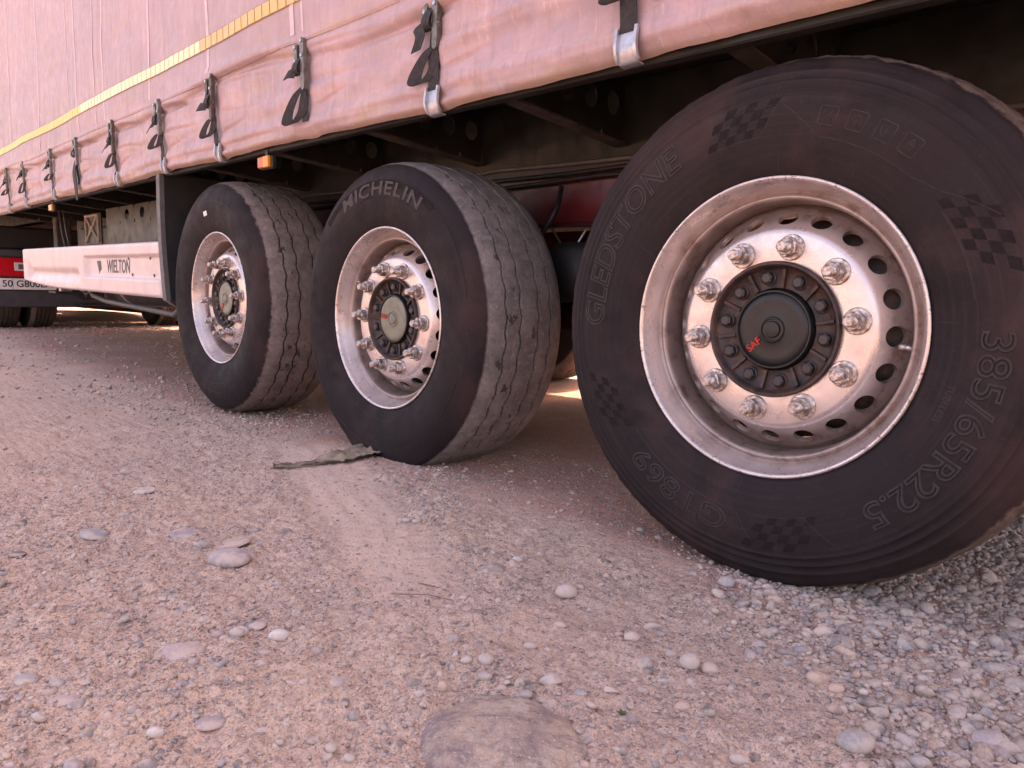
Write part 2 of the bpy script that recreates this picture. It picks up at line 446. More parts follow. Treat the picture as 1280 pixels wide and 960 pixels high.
M['bluegrey'] = simple('bumper_blue_grey', (0.050, 0.050, 0.060), (0.035, 0.034, 0.040), 12, 0.5, 0.0, 0.1, 60)
M['alu'] = simple('aluminium', (0.50, 0.49, 0.47), (0.36, 0.35, 0.33), 18, 0.38, 0.85, 0.05, 100)
M['amber'] = simple('amber_lens', (0.80, 0.27, 0.02), (0.72, 0.22, 0.02), 60, 0.25, bump=0.1, bscale=300)
M['amber_red'] = simple('orange_lens', (0.62, 0.13, 0.045), (0.50, 0.10, 0.03), 60, 0.3, bump=0.1, bscale=300)
M['red_lens'] = simple('red_lens', (0.60, 0.012, 0.020), (0.45, 0.010, 0.015), 40, 0.2, bump=0.05, bscale=300)
M['clear_lens'] = simple('clear_lens', (0.70, 0.66, 0.66), (0.5, 0.46, 0.46), 120, 0.25)
M['plate_white'] = simple('plate_white', (0.74, 0.71, 0.70), (0.66, 0.62, 0.61), 30, 0.45)
M['plate_ink'] = simple('plate_ink', (0.02, 0.02, 0.022), None, 30, 0.5)
M['cloth'] = simple('rag_cloth', (0.40, 0.295, 0.215), (0.20, 0.148, 0.112), 16, 0.9, bump=0.6, bscale=220, bdist=0.004)
M['twig'] = simple('twig_bark', (0.26, 0.14, 0.11), (0.18, 0.10, 0.08), 60, 0.8)
M['leaf'] = simple('sprout_leaf', (0.075, 0.105, 0.030), (0.05, 0.08, 0.025), 60, 0.6)

def ground_mat():
    s = NT('dirt')
    P = s.tc.outputs['Object']
    big = s.mapr(s.noise(1.1, 5, 0.6), 0.35, 0.65)
    c = s.mix(big, (0.630, 0.422, 0.316), (0.554, 0.380, 0.303))
    c = s.mix(s.mapr(s.noise(4.5, 5, 0.7, dist=0.6), 0.44, 0.68, 0, 0.8), c, (0.708, 0.495, 0.388))
    c = s.mix(s.mapr(s.noise(9, 5, 0.72), 0.53, 0.70, 0, 0.7), c, (0.442, 0.290, 0.219))
    c = s.mix(s.mapr(s.noise(55, 5, 0.75), 0.51, 0.68, 0, 0.8), c, (0.365, 0.228, 0.165))
    c = s.mix(s.mapr(s.noise(210, 5, 0.8), 0.54, 0.66, 0, 0.8), c, (0.277, 0.180, 0.138))
    c = s.mix(s.mapr(s.noise(330, 4, 0.8), 0.55, 0.66, 0, 0.7), c, (0.788, 0.639, 0.527))
    # pale dust ground fine where a tyre has run
    x, y, z = s.sep()
    d = s.math('ADD', s.math('ADD', y, 0.17), s.math('MULTIPLY', s.math('ADD', x, 1.4), 0.36))
    tr = s.mapr(s.math('ABSOLUTE', s.math('ADD', d, s.math('MULTIPLY', s.math('SUBTRACT', s.noise(6, 6), 0.5), 0.16))), 0.15, 0.07)
    tr = s.math('MULTIPLY', tr, s.math('MULTIPLY', s.mapr(x, -2.0, -1.5), s.mapr(x, -0.15, -0.55)))
    c = s.mix(s.math('MULTIPLY', tr, 0.62), c, (0.708, 0.499, 0.406))
    # red glow between and under the wheels, painted into the dirt colour
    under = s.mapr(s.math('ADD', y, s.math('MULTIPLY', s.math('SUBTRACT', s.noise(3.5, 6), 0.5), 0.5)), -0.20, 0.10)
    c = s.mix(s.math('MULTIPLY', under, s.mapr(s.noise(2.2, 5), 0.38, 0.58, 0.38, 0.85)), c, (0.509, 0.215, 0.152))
    # grit of three sizes lying in the dirt: each cell its own stone colour
    patch = s.mapr(s.noise(2.6, 5, 0.65), 0.30, 0.62, 0.30, 1.0)
    patch = s.math('MULTIPLY', patch, s.math('SUBTRACT', 1.0, s.math('MULTIPLY', tr, 0.75)))
    hts = []
    for sc_, thr, amt in ((330, 0.40, 0.85), (165, 0.62, 0.9), (80, 0.80, 0.9)):
        vr = s.n('ShaderNodeTexVoronoi'); vr.inputs['Scale'].default_value = sc_
        wob = s.n('ShaderNodeTexNoise'); wob.inputs['Scale'].default_value = sc_*0.8; wob.inputs['Detail'].default_value = 2
        s.l(P, wob.inputs['Vector'])
        vm = s.n('ShaderNodeVectorMath'); vm.operation = 'MULTIPLY_ADD'
        s.l(wob.outputs['Color'], vm.inputs[0]); vm.inputs[1].default_value = (0.6/sc_,)*3; s.l(P, vm.inputs[2])
        s.l(vm.outputs[0], vr.inputs['Vector'])
        cs = s.n('ShaderNodeSeparateColor'); s.l(vr.outputs['Color'], cs.inputs[0])
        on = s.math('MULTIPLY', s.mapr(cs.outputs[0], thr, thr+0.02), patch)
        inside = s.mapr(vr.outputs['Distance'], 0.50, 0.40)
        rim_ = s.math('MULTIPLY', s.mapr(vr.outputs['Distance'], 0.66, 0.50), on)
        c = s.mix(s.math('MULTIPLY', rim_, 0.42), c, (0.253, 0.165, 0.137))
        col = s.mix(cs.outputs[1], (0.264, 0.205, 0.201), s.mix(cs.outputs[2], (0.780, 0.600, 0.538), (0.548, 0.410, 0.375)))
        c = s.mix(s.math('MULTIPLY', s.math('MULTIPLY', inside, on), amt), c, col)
        hts.append((s.math('MULTIPLY', s.mapr(vr.outputs['Distance'], 0.60, 0.0), on), 0.9/sc_))
    s.bump(s.noise(38, 5, 0.75), 0.5, 0.014).bump(s.noise(130, 5, 0.8), 0.45, 0.006)
    for hh, dd in hts: s.bump(hh, 0.6, dd)
    return s.out(c, 0.92, 0.0, 0.2)
M['ground'] = ground_mat()
def boulder_mat():
    s = NT('boulder_stone')
    c = s.mix(s.mapr(s.noise(6, 5, 0.65, dist=1.0), 0.38, 0.62), (0.635, 0.448, 0.352), (0.345, 0.255, 0.255))
    c = s.mix(s.mapr(s.noise(22, 5, 0.7, s.scale_vec((1, 2.5, 1))), 0.50, 0.66, 0, 0.7), c, (0.276, 0.200, 0.200))
    c = s.mix(s.mapr(s.noise(85, 5, 0.75), 0.50, 0.66, 0, 0.75), c, (0.262, 0.193, 0.172))
    c = s.mix(s.mapr(s.noise(170, 4, 0.75), 0.54, 0.66, 0, 0.75), c, (0.700, 0.649, 0.566))
    c = s.mix(s.mapr(s.noise(13, 5, 0.7), 0.55, 0.64, 0, 0.7), c, (0.700, 0.566, 0.469))
    s.bump(s.noise(28, 5, 0.7), 0.9, 0.016).bump(s.noise(90, 5, 0.75), 0.9, 0.008).bump(s.noise(230, 5, 0.7), 0.7, 0.003)
    return s.out(c, 0.85, 0.0, 0.25)
M['boulder'] = boulder_mat()
def stone_mat():
    s = NT('river_stone')
    a = s.n('ShaderNodeAttribute'); a.attribute_name = 'stone_colour'
    f = s.mapr(s.noise(85, 5, 0.7), 0.3, 0.7)
    dark = s.mix(1.0, a.outputs['Color'], (0.72, 0.70, 0.70), 'MULTIPLY')
    c = s.mix(f, a.outputs['Color'], dark)
    c = s.mix(s.mapr(s.noise(26, 5, 0.7), 0.42, 0.60, 0, 0.65), c, (0.62, 0.465, 0.385))   # caked dust
    s.bump(s.noise(150, 5, 0.7), 0.45, 0.004)
    return s.out(c, s.mapr(s.noise(60, 4), 0.3, 0.7, 0.62, 0.88), 0.0, 0.3)
M['stone'] = stone_mat()

# ------------------------------------------------------------------ the ground
_kx = np.array([-300, -12, -8.6, -5, -3.5, -2.65, -2, -1.33, -0.7, 0, 1, 300.])
_kz = np.array([0.30, 0.19, 0.12, 0.04, 0.012, 0.0, 0.012, 0.022, 0.008, -0.012, -0.012, -0.02])
def hgt(x, y, fine=True):
    x = np.asarray(x, float); y = np.asarray(y, float)
    k = np.clip(np.searchsorted(_kx, x)-1, 0, len(_kx)-2)
    t = (x-_kx[k])/(_kx[k+1]-_kx[k]); t = t*t*(3-2*t)
    h = _kz[k]*(1-t)+_kz[k+1]*t
    h = h*np.where(x > -3, sstep(-0.75, -0.05, y), 1.0)
    calm = 1-0.6*sstep(-0.15, 0.0, y)*(x < 0.5)*(x > -3)
    near = np.exp(-((x+1)/3.5)**2-((y+0.4)/2.5)**2)
    d = (y+0.17)+0.36*(x+1.4)
    track = sstep(0.17, 0.08, np.abs(d+0.05*vnoise(x*4, y*4, 5)))*sstep(-2.0, -1.5, x)*sstep(-0.15, -0.55, x)
    db = np.hypot(x-0.072, y+0.772)
    h = h+0.013*np.exp(-((db-0.135)/0.035)**2)*(0.55+vnoise(x*22, y*22, 33))
    n = 0.016*fbm(x*0.9, y*0.9, 1, 3)
    if fine:
        m = near*(1-0.75*track)
        n = n+m*(0.011*fbm(x*4.5, y*4.5, 2, 3)+0.011*fbm(x*17, y*17, 3, 3)+0.012*np.abs(fbm(x*42, y*42, 4, 2))+0.0055*fbm(x*85, y*85, 6, 2))
        n = n-track*near*(0.003+0.0030*np.abs(np.sin(d*48+3.0*vnoise(x*3, y*3, 8)))*(0.5+vnoise(x*5, y*9, 12)))
    return h+n*calm
def axis(lo, hi, step, far_lo, far_hi, g=1.12):
    a = list(np.arange(lo, hi+1e-6, step)); s = step
    while a[-1] < far_hi: s *= g; a.append(a[-1]+s)
    s = step
    while a[0] > far_lo: s *= g; a.insert(0, a[0]-s)
    return np.array(a)
gx = axis(-1.5, 0.9, 0.0062, -400, 400, 1.035); gy = axis(-1.30, 0.35, 0.0062, -400, 400, 1.06)
GX, GY = np.meshgrid(gx, gy, indexing='ij')
gv = np.stack([GX, GY, hgt(GX, GY)], -1).reshape(-1, 3)
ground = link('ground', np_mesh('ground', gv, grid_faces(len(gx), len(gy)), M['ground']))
tag(ground, 'dusty pinkish dirt yard strewn with pebbles', None, None, 'structure')

# ------------------------------------------------------------------ stones
def icosphere(sub):
    import bmesh
    bm = bmesh.new(); bmesh.ops.create_icosphere(bm, subdivisions=sub, radius=1.0)
    v = np.array([p.co[:] for p in bm.verts]); f = np.array([[p.index for p in q.verts] for q in bm.faces])
    bm.free(); return v, f
ICO = {k: icosphere(k) for k in (1, 2, 3, 4)}
STONE_COLS = {'brown': (0.33, 0.235, 0.205), 'cream': (0.56, 0.45, 0.405), 'mauve': (0.400, 0.329, 0.335), 'tan': (0.508, 0.389, 0.335), 'pink': (0.48, 0.375, 0.36),
              'white': (0.66, 0.59, 0.56), 'pale': (0.50, 0.425, 0.405), 'grey': (0.389, 0.346, 0.340), 'blue': (0.335, 0.324, 0.340), 'slate': (0.184, 0.167, 0.173),
              'orange': (0.583, 0.378, 0.297), 'greige': (0.464, 0.389, 0.356)}
PAL = np.array([STONE_COLS[k] for k in ('cream', 'mauve', 'tan', 'pink', 'pale', 'grey', 'blue', 'slate', 'orange', 'greige', 'grey', 'greige', 'pink', 'mauve')])
def pebbles(name, x, y, r, sub, sink, label, rough=0.16, angular=0.0):
    n = len(x)
    bv, bf = ICO[sub]
    k = len(bv)
    V = np.repeat(bv[None], n, 0)
    # lumps: a few random directions push in or out
    for _ in range(4):
        dr = rng.normal(size=(n, 1, 3)); dr /= np.linalg.norm(dr, axis=2, keepdims=True)
        dot = (V*dr).sum(2, keepdims=True)
        V = V*(1+rough*rng.uniform(-1, 1, (n, 1, 1))*np.clip(dot, 0, 1)**2)
        if angular: V = V-dr*np.clip(dot-(1-angular*rng.uniform(0.3, 1, (n, 1, 1))), 0, 1)
    sc_ = np.stack([np.ones(n), rng.uniform(0.58, 0.95, n), rng.uniform(0.42, 0.75, n)], 1)
    V = V*(sc_*r[:, None])[:, None, :]
    a = rng.uniform(0, 2*PI, n); b = rng.normal(0, 0.30, n)
    ca, sa, cb, sb = np.cos(a)[:, None], np.sin(a)[:, None], np.cos(b)[:, None], np.sin(b)[:, None]
    X, Y, Z = V[..., 0], V[..., 1], V[..., 2]
    X, Z = X*cb-Z*sb, X*sb+Z*cb
    X, Y = X*ca-Y*sa, X*sa+Y*ca
    z0 = hgt(x, y)+r*sc_[:, 2]*(1-2*sink)
    V = np.stack([X+x[:, None], Y+y[:, None], Z+z0[:, None]], -1).reshape(-1, 3)
    F = (bf[None]+(np.arange(n)*k)[:, None, None]).reshape(-1, 3)
    c = PAL[rng.integers(0, len(PAL), n)]*rng.uniform(0.75, 1.2, (n, 1))
    c = c*rng.uniform(0.45, 0.85, (n, 1))+np.array([0.56, 0.43, 0.37])*0.24
    o = link(name, np_mesh(name, V, F, M['stone'], True, np.repeat(c, k, 0)))
    return tag(o, label, None, None, 'stuff')
def bed(x, y):
    s = (x+0.078)*0.717+(y+0.086)*0.697+0.10*vnoise(x*5, y*5, 21)
    return sstep(0.0, 0.22, s)*sstep(-0.35, -0.05, x+0.35*np.clip(y, -1, 0.3))
def left_bed(x, y):
    return sstep(-4.2, -3.2, x)*sstep(-1.7, -2.2, x)*sstep(-0.50, -0.22, y+0.2*vnoise(x*2, y*2, 31))*sstep(0.5, 0.2, y)
def scatter(n, dens, box):
    x = rng.uniform(box[0], box[1], n); y = rng.uniform(box[2], box[3], n)
    k = rng.random(n) < dens(x, y)
    return x[k], y[k]
# close packed river gravel behind and before the near tyre
x, y = scatter(13000, bed, (-0.2, 1.1, -0.8, 1.0))
pebbles('coarse_gravel', x, y, np.clip(0.0076*np.exp(rng.normal(0, 0.42, len(x))), 0.004, 0.020), 2, rng.uniform(0.3, 0.62, len(x)), 'close packed rounded river gravel around the near tyre', 0.25, 0.6)
x, y = scatter(26000, lambda x, y: np.maximum(bed(x, y), 0.0), (-0.3, 1.1, -0.85, 1.0))
pebbles('medium_gravel', x, y, 0.0052*np.exp(rng.normal(0, 0.25, len(x))), 1, rng.uniform(0.15, 0.45, len(x)), 'smaller gravel filling the gaps between the rounded stones')
# loose pebbles over the dirt, in drifts
def drift(x, y):
    n = fbm(x*2.2, y*2.2, 40, 3)+0.5*vnoise(x*8, y*8, 44)
    d = (y+0.17)+0.36*(x+1.4)
    track = sstep(0.20, 0.10, np.abs(d))*sstep(-2.0, -1.5, x)*sstep(-0.1, -0.5, x)
    front = sstep(-0.25, -0.9, y-0.35*(x+0.2))         # stonier towards the front
    return np.clip(0.07+0.75*sstep(0.08, 0.55, n)+0.42*front, 0, 1)*(1-0.9*track)
x, y = scatter(6500, lambda x, y: (0.12+0.88*drift(x, y))*(1-bed(x, y)), (-1.9, 0.75, -1.3, 0.25))
pebbles('sunken_pebbles', x, y, 0.0075*np.exp(rng.normal(0, 0.42, len(x))), 2, rng.uniform(0.6, 0.95, len(x)), 'pebbles sunk almost to their tops in the dirt', 0.25, 0.55)
x, y = scatter(4200, lambda x, y: drift(x, y)*(1-bed(x, y)), (-1.6, 0.75, -1.3, 0.2))
pebbles('loose_pebbles', x, y, 0.0060*np.exp(rng.normal(0, 0.38, len(x))), 2, rng.uniform(0.3, 0.75, len(x)), 'loose pebbles half sunk in the dirt', 0.25, 0.6)
x, y = scatter(64000, lambda x, y: 0.18+0.82*drift(x, y), (-2.2, 0.9, -1.35, 0.5))
pebbles('fine_gravel', x, y, 0.0026*np.exp(rng.normal(0, 0.35, len(x))), 1, rng.uniform(0.1, 0.6, len(x)), 'fine grit and chips scattered over the dirt', 0.25, 0.5)
x, y = scatter(9000, lambda x, y: np.maximum(left_bed(x, y), 0.16*drift(x, y)), (-5.0, -1.4, -1.3, 0.7))
pebbles('crushed_gravel', x, y, 0.0062*np.exp(rng.normal(0, 0.35, len(x))), 1, rng.uniform(0.1, 0.55, len(x)), 'fine grey gravel spread before the farther wheels', 0.25, 0.5)
x, y = scatter(3500, lambda x, y: 0.6+0*x, (-10.5, -3.5, -0.8, 2.4))
pebbles('distant_gravel', x, y, 0.011*np.exp(rng.normal(0, 0.35, len(x))), 1, rng.uniform(0.1, 0.55, len(x)), 'gravel on the ground towards the front of the trailer', 0.25, 0.5)

STONES = [
(0.121,-0.797,0.0919,0.0542,'brown','large flat brownish boulder embedded in the dirt at the bottom centre'),
(-0.189,-0.341,0.0224,0.0170,'cream','lone pale pinkish pebble lying clear below the gap before the near wheel'),
(-0.767,-0.746,0.0487,0.0185,'mauve','mauve grey rock with a hollow side poking out of the dirt, left of centre'),
(-0.883,-0.694,0.0417,0.0100,'tan','thin pale stone slab lying just behind the mauve hollow rock'),
(-0.447,-0.963,0.0390,0.0214,'pink','broad flat pinkish grey stone sunk in the dirt, lower left'),
(-0.461,-0.864,0.0141,0.0121,'white','whitest round pebble of the small heap, lower left'),
(-0.399,-0.824,0.0193,0.0113,'white','white oblong pebble lying right of the small heap'),
(-0.467,-0.831,0.0152,0.0083,'pale','pale flat pebble at the back of the small heap'),
(-0.433,-0.882,0.0131,0.0092,'pale','rounded pale pebble in front of the whitest pebble of the heap'),
(-0.373,-0.863,0.0128,0.0083,'grey','grey flat pebble at the front edge of the small heap'),
(-0.473,-0.896,0.0107,0.0093,'pink','pinkish pebble at the left end of the small heap'),
(-0.447,-0.896,0.0085,0.0072,'tan','small tan pebble at the front left of the small heap'),
(-1.153,-0.903,0.0335,0.0121,'blue','bluish grey flat stone set flush in the dirt, upper left'),
(-1.015,-0.740,0.0376,0.0094,'mauve','faint mauve stone set flush in the dirt right of the bluish flat one'),
(-1.476,-0.695,0.0353,0.0137,'white','white angular flake of stone lying on the dirt near the rear wheel'),
(-1.725,-0.662,0.0262,0.0125,'pale','grey pebble standing behind the white angular flake'),
(-1.324,-1.011,0.0143,0.0105,'slate','dark slate chip at the far left, above the other slate'),
(-1.109,-1.061,0.0196,0.0085,'slate','dark elongated slate piece at the far left, lower one'),
(-0.927,-0.857,0.0129,0.0077,'slate','small dark flat stone left of the mauve hollow rock'),
(-0.673,-0.915,0.0088,0.0103,'pale','pale left half of a split pebble, lower left'),
(-0.661,-0.902,0.0096,0.0081,'grey','grey right half of the split pebble, lower left'),
(0.007,-0.402,0.0141,0.0094,'cream','cream oval pebble with a brown one beside it, below the near wheel'),
(-0.020,-0.400,0.0089,0.0068,'orange','small brown pebble touching the cream oval one'),
(0.087,-0.405,0.0102,0.0070,'pink','small pinkish pebble left of the pair of larger pale stones'),
(0.124,-0.411,0.0168,0.0149,'pale','upright elongated pale stone, left of the pair'),
(0.150,-0.396,0.0142,0.0105,'tan','blunt tan stone, right of the pale upright one'),
(0.379,-0.430,0.0257,0.0205,'grey','biggest rounded grey cobble in the gravel, lower right'),
(0.018,-0.613,0.0181,0.0099,'pale','pale angular elongated stone above the boulder, to its right'),
(0.088,-0.563,0.0121,0.0098,'cream','cream stone chip right of the blue grey pebble'),
(-0.083,-0.649,0.0128,0.0098,'greige','round greyish pebble behind the boulder'),
(-0.052,-0.681,0.0105,0.0076,'mauve','mauve pebble between the round greyish one and the boulder'),
(-0.103,-0.672,0.0091,0.0073,'pale','pale pebble left of the round greyish one behind the boulder'),
(-0.071,-0.745,0.0074,0.0091,'orange',"upright pinkish orange pebble at the boulder's left shoulder"),
(-0.141,-0.860,0.0093,0.0093,'slate','dark purple angular stone left of the boulder'),
(0.029,-0.681,0.0088,0.0061,'orange',"orange tinted pebble lying against the boulder's top edge"),
(0.047,-0.680,0.0087,0.0055,'white',"whitish pebble at the boulder's right edge"),
(0.061,-0.669,0.0087,0.0060,'grey',"grey pebble right of the whitish one at the boulder's edge"),
(0.067,-0.606,0.0096,0.0079,'blue','blue grey pebble right of the boulder'),
(0.017,-0.665,0.0101,0.0079,'grey','grey stone just above the orange tinted pebble at the boulder'),
(0.177,-0.516,0.0129,0.0101,'orange','peach coloured cobble in the dirt, right of centre bottom'),
(0.019,-0.330,0.0097,0.0062,'blue','small bluish pebble upper right of the cream oval one'),
(-0.100,-0.460,0.0117,0.0069,'tan','tan pebble straight below the lone pale pinkish one'),
(-0.090,-0.545,0.0111,0.0065,'pale','pale pebble between the lone pinkish pebble and the boulder'),
(-0.379,-0.283,0.0130,0.0070,'white','small white pebble above left of the lone pinkish one'),
(-0.760,-0.299,0.0132,0.0071,'pale','left of two little pale pebbles on the tyre track'),
(-0.733,-0.287,0.0131,0.0070,'pale','right of two little pale pebbles on the tyre track'),
(-0.346,-1.002,0.0115,0.0075,'blue','blue grey pebble below the broad flat pinkish stone'),
(-0.464,-1.130,0.0108,0.0080,'grey','dark grey stone at the lower left edge'),
(-0.249,-1.069,0.0107,0.0076,'white','pale rounded stone near the bottom edge, lower left'),
(-0.239,-1.004,0.0213,0.0096,'mauve','flat mauve stone sunk in the dirt near the bottom edge'),
(-0.424,-1.129,0.0233,0.0100,'pink','flat pinkish stone sunk in the dirt at the lower left'),
(-0.504,-1.158,0.0161,0.0086,'grey','flat grey stone sunk in the dirt at the left edge'),
(-0.387,-1.168,0.0116,0.0105,'pale','pale lumpy stone at the lower left corner'),
(-0.071,-0.923,0.0085,0.0060,'greige','rounded beige pebble at the bottom edge, left of the boulder, rear one'),
(-0.040,-0.915,0.0078,0.0063,'greige','rounded beige pebble at the bottom edge, left of the boulder, front one'),
(0.008,-0.820,0.0076,0.0071,'pale',"angular pale chip touching the boulder's left side"),
(0.252,-0.144,0.0230,0.0149,'mauve',"flat mauve cobble below the near tyre's contact with the ground"),
(0.457,-0.053,0.0177,0.0114,'grey','grey cobble at the right edge of the gravel'),
(0.349,0.249,0.0348,0.0119,'greige','broad flat cobble in the shaded gravel behind the near tyre'),
(0.220,-0.226,0.0131,0.0085,'blue','dark bluish cobble on the dirt edge of the gravel'),
(0.289,-0.153,0.0112,0.0072,'pink','pale pink cobble right of the flat mauve one'),
(0.213,-0.511,0.0115,0.0082,'slate','dark rounded cobble right of the peach coloured one'),
(0.309,-0.317,0.0117,0.0100,'orange','rust tinted cobble in the middle of the gravel'),
(0.496,-0.280,0.0242,0.0126,'mauve','long mauve cobble in the lower right corner'),
(0.289,-0.566,0.0124,0.0094,'cream','cream cobble at the bottom edge, right of the boulder'),
(0.444,-0.398,0.0130,0.0100,'grey','grey cobble at the bottom edge in the thick of the gravel'),
(0.159,-0.200,0.0097,0.0062,'grey','little grey cobble between near tyre and dark bluish cobble'),
]
for i, (sx, sy, hw, hh, ck, lab) in enumerate(STONES):
    big = hw > 0.06
    bv, bf = ICO[4 if big else 3]
    r_ = np.random.default_rng(100+i)
    V = bv.copy()
    ang_ = ck in ('slate',) or 'angular' in lab or 'flake' in lab or 'chip' in lab or 'split' in lab or 'lumpy' in lab
    for _ in range(10 if ang_ else 6):
        d = r_.normal(size=3); d /= np.linalg.norm(d)
        dot = V @ d
        V = V*(1+(0.16 if not ang_ else 0.22)*r_.uniform(-1, 1)*np.clip(dot, 0, 1)**2)[:, None]
        if ang_: V = V-np.outer(np.clip(dot-r_.uniform(0.5, 0.8), 0, 1), d)
    V = V*(1+(0.20 if big else 0.05)*fbm(V[:, 0]*2.5+i, V[:, 1]*2.5+V[:, 2]*1.7, 60+i, 5))[:, None]
    flat = any(k in lab for k in ('flat', 'flush', 'sunk', 'slab', 'embedded'))
    rz = min(hh*0.95, hw*0.65) if not flat else min(hh*0.5, hw*0.34)
    ry = hw*(0.72 if not flat else 0.85)
    if 'upright' in lab: ry, rz = hw*0.8, hh*0.95
    if big: hw, ry, rz = 0.118, 0.135, 0.052
    V = V*np.array([hw, ry, rz])
    V[:, 2] = np.where(V[:, 2] < -0.6*rz, -0.6*rz, V[:, 2])
    c = np.tile(np.array(STONE_COLS[ck])*r_.uniform(0.92, 1.08), (len(V), 1))
    if big: c = c*(1+0.5*np.clip(fbm(V[:, 0]*16, V[:, 1]*16, 90, 4), -0.4, 0.5))[:, None]
    h0 = float(hgt(sx, sy))
    zc = h0+(rz*0.45 if not flat else -0.30*rz)
    if big: sx, sy, zc = 0.072, -0.772, h0-0.013
    if 'hollow' in lab: zc = h0+0.35*rz
    if 'slab' in lab: zc -= 0.004
    o = link('boulder' if big else ('cobble' if 'cobble' in lab else 'stone'), np_mesh('stone', V, bf, M['boulder' if big else 'stone'], True, c), None, (sx, sy, zc), (r_.normal(0, 0.08), r_.normal(0, 0.08), YAW+r_.normal(0, 0.25)))
    if big: o.rotation_euler = (0.02, -0.02, YAW)
    tag(o, lab, 'boulder' if big else 'stone', None if big else 'stones lying on the dirt')

# ------------------------------------------------------------------ the trailer: body tilted with the yard
TILT = 0.0195
X0, X1 = -11.3, 2.3                        # headboard and rear doors
def T(x, y, z): return (x, y, z-TILT*x)
trailer = empty('semi_trailer', (0, 0, 0))
tag(trailer, 'curtain sided semi trailer with faded pink tarpaulin, three exposed wheels and black strap buckles', 'trailer')
BX = [-0.32, -1.0, -1.715, -2.46, -3.09, -3.80, -4.56, -5.20, -6.03, -6.63, -7.35, -8.05]
def hem(x):
    x = np.asarray(x, float)
    return 1.078+0.010*np.sin(x*2.1+0.6)*0.6+0.008*vnoise(x*2.0, x*0+3, 71)*2+0.005*vnoise(x*11, x*0+1, 76)+0.000*x-0.010*sstep(-5, -7, x)
def cy(x, z):
    x = np.asarray(x, float); z = np.asarray(z, float)
    y = -0.035+0*x
    y = y+0.010*fbm(x*0.9, z*1.6, 50, 3)*sstep(1.1, 1.4, z)*2
    # slack folds of the valance between the straps
    zf = 1.245+0.030*vnoise(x*1.3, x*0, 51)*2+0.010*np.sin(x*7)
    y = y-0.014*np.exp(-((z-zf)/0.028)**2)*(0.6+vnoise(x*2.3, x*0+5, 52))
    zc = 1.355+0.045*vnoise(x*1.1, x*0+2, 53)*2
    y = y+0.024*np.exp(-((z-zc)/0.012)**2)*(0.55+0.9*vnoise(x*1.7, x*0+7, 54))
    y = y-0.010*np.exp(-((z-zc-0.032)/0.022)**2)
    z2 = 1.140+0.020*vnoise(x*1.9, x*0+4, 55)*2
    y = y-0.010*np.exp(-((z-z2)/0.020)**2)+0.009*np.exp(-((z-z2+0.03)/0.014)**2)
    # rolled hem tucked under
    t = np.clip((hem(x)+0.045-z)/0.045, 0, 1)
    y = y-0.011*np.sin(t*PI)+0.018*t**4
    # straps pull it in
    for b in BX:
        y = y+0.010*np.exp(-((x-b)/0.05)**2)*sstep(1.42, 1.34, z)-0.006*np.exp(-((np.abs(x-b)-0.13)/0.06)**2)*sstep(1.42, 1.3, z)*(0.5+vnoise(z*6, z*0+b, 56))
    # creases pulled sideways from each buckle
    for b in BX:
        u = x-b
        kk = 0.25+0.75*abs(math.sin(b*12.7))
        win = sstep(0.02, 0.08, u)*sstep(0.55, 0.20, u)*kk
        zl1 = 1.376-0.07*u+0.010*vnoise(x*6, x*0+b, 73)
        y = y+win*(0.020*np.exp(-((z-zl1)/0.0065)**2)-0.008*np.exp(-((z-zl1-0.014)/0.012)**2))
        zl2 = 1.268-0.06*u+0.014*vnoise(x*5, x*0+b, 74)
        y = y+win*0.8*(0.013*np.exp(-((z-zl2)/0.007)**2)-0.007*np.exp(-((z-zl2-0.016)/0.014)**2))
        zl3 = 1.175+0.10*u+0.012*vnoise(x*7, x*0+b, 75)
        y = y+sstep(0.03, 0.07, u)*sstep(0.32, 0.12, u)*0.009*np.exp(-((z-zl3)/0.006)**2)
    # diagonal drag creases
    y = y+0.011*np.abs(vnoise(x*5+z*9, z*7-x*2, 57))*sstep(1.45, 1.3, z)+0.006*np.abs(vnoise(x*2.2-z*4, z*13+x*1.5, 66))*sstep(1.47, 1.36, z)
    low = sstep(1.44, 1.25, z)
    y = y+low*(0.005*np.abs(fbm(x*3.2+z*3, z*24, 67, 2))+0.006*np.abs(fbm(x*17-z*6, z*6, 68, 2)))
    y = y+0.0022*vnoise(x*34, z*5, 58)+0.0014*vnoise(x*80, z*12, 59)
    # upper cloth hangs over the valance: a lapped edge
    lap = 1.408+0.012*vnoise(x*1.4, x*0+9, 61)*2
    y = y-0.0075*sstep(lap-0.003, lap+0.002, z)
    y = y-0.004*np.sin(x*2*PI/2.4+1)*sstep(1.45, 1.8, z)
    return y
cx_ = np.concatenate([np.arange(X0, -7.6, 0.12), np.arange(-7.6, 0.95, 0.014), np.arange(0.96, X1+0.01, 0.09)])
cz_n = np.concatenate([np.linspace(0, 0.04, 9)[:-1], np.linspace(0.04, 0.375, 62)[:-1], np.linspace(0.375, 0.66, 40)[:-1], np.linspace(0.66, 2.85, 24)])
CX, CN = np.meshgrid(cx_, cz_n, indexing='ij')
CZ = CN+hem(CX)*np.clip(1-CN/0.3, 0, 1)+1.078*np.clip(CN/0.3, 0, 1)
CV = np.stack([CX, cy(CX, CZ), CZ-TILT*CX], -1).reshape(-1, 3)
curtain = link('curtain', np_mesh('curtain', CV, grid_faces(len(cx_), len(cz_n)), M['curtain']), trailer)
curtain['label'] = 'faded pink tarpaulin curtain with creased dirty lower edge'
